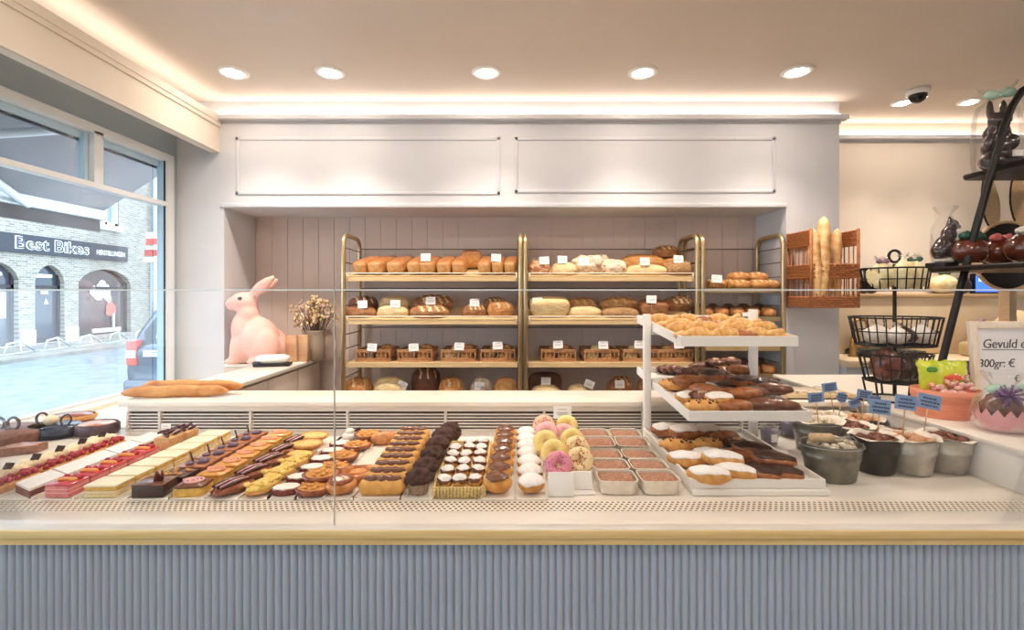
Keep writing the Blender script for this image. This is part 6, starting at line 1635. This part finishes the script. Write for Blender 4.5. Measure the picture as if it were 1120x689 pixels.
# street sign
t = thing('street_sign', 'grey pole with red and white sign plates beyond the dark car', 'sign', (-7.0, 9.25, GZ))
MB().tube([(0,0,0),(0,0,2.9)], .035, 8).build('pole', M('sign pole', '#8d949a', rough=.4, metal=.4), t)
for z0, z1, m in ((2.58,2.70,WHT),(2.46,2.58,M('sign red', '#d2483f', rough=.5)),(2.37,2.43,WHT),(2.24,2.36,M('sign dark red', '#a8392f', rough=.5)),(2.12,2.22,WHT)):
    MB().box(-.09 if z0 > 2.3 else -.12,.12,-.045,-.035,z0+.3,z1+.3).build('sign_plate', m, t)
# dark estate car parked outside
t = thing('car', 'dark blue-grey estate car parked outside, rear towards the bakery', 'car', (-4.92, 9.3, GZ))
CARP = M('dark car paint', '#5b6c7d', '#516070', 2, rough=.2, coat=.6, metal=.3); CG = M('car window', '#20303c', rough=.06, spec=.7); TYRE = M('tyre', '#1b1c1e', rough=.8)
secs = [(-2.12,.42,.80,.78),(-2.16,.34,.95,.86),(-2.13,.30,1.05,.88),(-1.9,.26,1.06,.90),(0,.24,1.03,.91),(1.4,.26,1.0,.89),(1.95,.30,.86,.84),(2.1,.38,.72,.74)]
b = MB(); n = 20; vs = []
for y, z0, z1, hw in secs:
    for j in range(n):
        a = 2*PI*j/n; vs.append((hw*sgnpow(math.cos(a),.45), y, (z0+z1)/2+(z1-z0)/2*sgnpow(math.sin(a),.5)))
b.add(vs, [(i*n+j, i*n+(j+1) % n, (i+1)*n+(j+1) % n, (i+1)*n+j) for i in range(len(secs)-1) for j in range(n)]+[tuple(range(n)), tuple((len(secs)-1)*n+j for j in reversed(range(n)))], 0, True); b.build('body', CARP, t)
cab = [(-2.05,1.0,1.02,.84),(-1.98,1.0,1.25,.82),(-1.78,1.0,1.58,.72),(-1.4,1.0,1.66,.68),(0,1.0,1.67,.68),(.6,1.0,1.55,.70),(1.15,.98,1.05,.80)]
b = MB(); vs = []
for y, z0, z1, hw in cab:
    wt = hw if z1 > 1.1 else hw
    vs += [(-.86,y,z0),(-.84,y,z0+.02),(-wt,y,z1-.04),(-wt+.08,y,z1),(wt-.08,y,z1),(wt,y,z1-.04),(.84,y,z0+.02),(.86,y,z0)]
n = 8
b.add(vs, [(i*n+j, i*n+(j+1) % n, (i+1)*n+(j+1) % n, (i+1)*n+j) for i in range(len(cab)-1) for j in range(n)]+[tuple(range(n)), tuple((len(cab)-1)*n+j for j in reversed(range(n)))], 0, True); b.build('cabin', CARP, t)
b = MB(); b.add([(-.66,-2.075,1.02),(.66,-2.075,1.02),(.70,-2.03,1.22),(.60,-1.83,1.53),(-.60,-1.83,1.53),(-.70,-2.03,1.22)], [(0,1,2,5),(5,2,3,4)], 0, True); rw = b.build('rear_window', CG, t)
b = MB(); b.prism([(-.5,1.13),(.2,1.1),(.25,1.2),(-.1,1.24),(-.3,1.42),(-.52,1.44)], lambda x, z: Vector((x,-2.115+(z-1.02)*.45,z)), lambda x, z: Vector((x,-2.105+(z-1.02)*.45,z))); b.build('window_decal', WHT, rw)
for s in (-1, 1):
    b = MB(); b.box(s*.80-.075, s*.80+.075, -2.17,-2.0,.72,1.10,0,.02); tl = b.build('tail_light', M('tail light red', '#e0584c', rough=.2, coat=.5), t)
    b = MB(); b.box(s*.80-.07, s*.80+.07, -2.178,-2.16,.84,.95,0,.004); b.build('reversing_lamp', M('lamp white', '#f0e6e4', rough=.2), tl)
    b = MB(); b.add([(s*.865,-1.75,1.05),(s*.865,.9,1.05),(s*.705,.45,1.55),(s*.70,-1.45,1.58)], [(0,1,2,3)], 0, False); b.build('side_window', CG, t)
b = MB(); b.box(-.86,.86,-2.26,-2.05,.28,.52,0,.05); b.build('rear_bumper', CARP, t)
b = MB(); b.box(-.60,-.10,-2.19,-2.17,.93,.955); b.box(-.60,-.04,-2.19,-2.17,.895,.92); b.box(-.60,-.05,-2.19,-2.17,.86,.885); b.build('white_lettering', WHT, t)
b = MB(); b.box(-.26,.26,-2.20,-2.17,.62,.73); b.build('number_plate', M('plate white', '#e9e9e4', rough=.4), t)
for sx in (-.80,.80):
    for y in (-1.35,1.35):
        b = MB(); b.lathe([(.20,-.1),(.31,-.09),(.33,0),(.31,.09),(.20,.1)], 24); b.xf(xform((sx,y,.33), (0,PI/2,0))); wl = b.build('wheel', TYRE, t)
# awning over the shop window
t = thing('awning', 'grey fabric awning hanging outside over the shop window', 'awning', (-2.5, 1.5, 2.75))
T3 = Matrix.Translation((2.5,-1.5,-2.75)); AF = M('grey awning cloth', '#8f8a8c', '#858183', 2, rough=.85)
b = MB(); Yn, Yf = -1.6, 4.0; Xw, Zw, Xo, Zo = -2.48, 2.80, -3.46, 2.17
b.box(0,1,0,1,0,1); b.v = []; b.f = []; b.mi = []; b.sm = []
b.add([(x, y, z+k) for (x, z) in ((Xw,Zw),(Xo,Zo)) for y in (Yn,Yf) for k in (0,.006)], [(0,1,3,2),(4,6,7,5),(0,4,5,1),(2,3,7,6),(0,2,6,4),(1,5,7,3)], 0, False); b.xf(T3).build('fabric', AF, t)
b = MB(); b.box(Xo-.03,Xo+.03,Yn,Yf,Zo-.06,Zo+.03,0,.008); b.xf(T3).build('front_bar', M('pale aluminium', '#d3d6d8', rough=.35, metal=.3), t)
b = MB(); b.box(Xo-.012,Xo-.004,Yn,Yf,Zo-.16,Zo-.055); b.xf(T3).build('valance', M('dark valance', '#6d6461', '#5d5552', 3, rough=.8), t)
b = MB(); b.box(-2.60,-2.475,Yn,Yf,2.77,2.92,0,.02); b.xf(T3).build('cassette', M('pale aluminium', '#d3d6d8', rough=.35, metal=.3), t)
for y0, y1 in ((2.6,3.36),):
    b = MB(); b.tube([(Xo+.04,y1,Zo-.05),(-2.98,y0-.15,2.29)], .026, 8); b.tube([(-2.98,y0-.15,2.29),(-2.56,y0+.55,2.60)], .026, 8); b.xf(T3).build('folding_arm', M('white arm', '#e4e6e8', rough=.35), t)
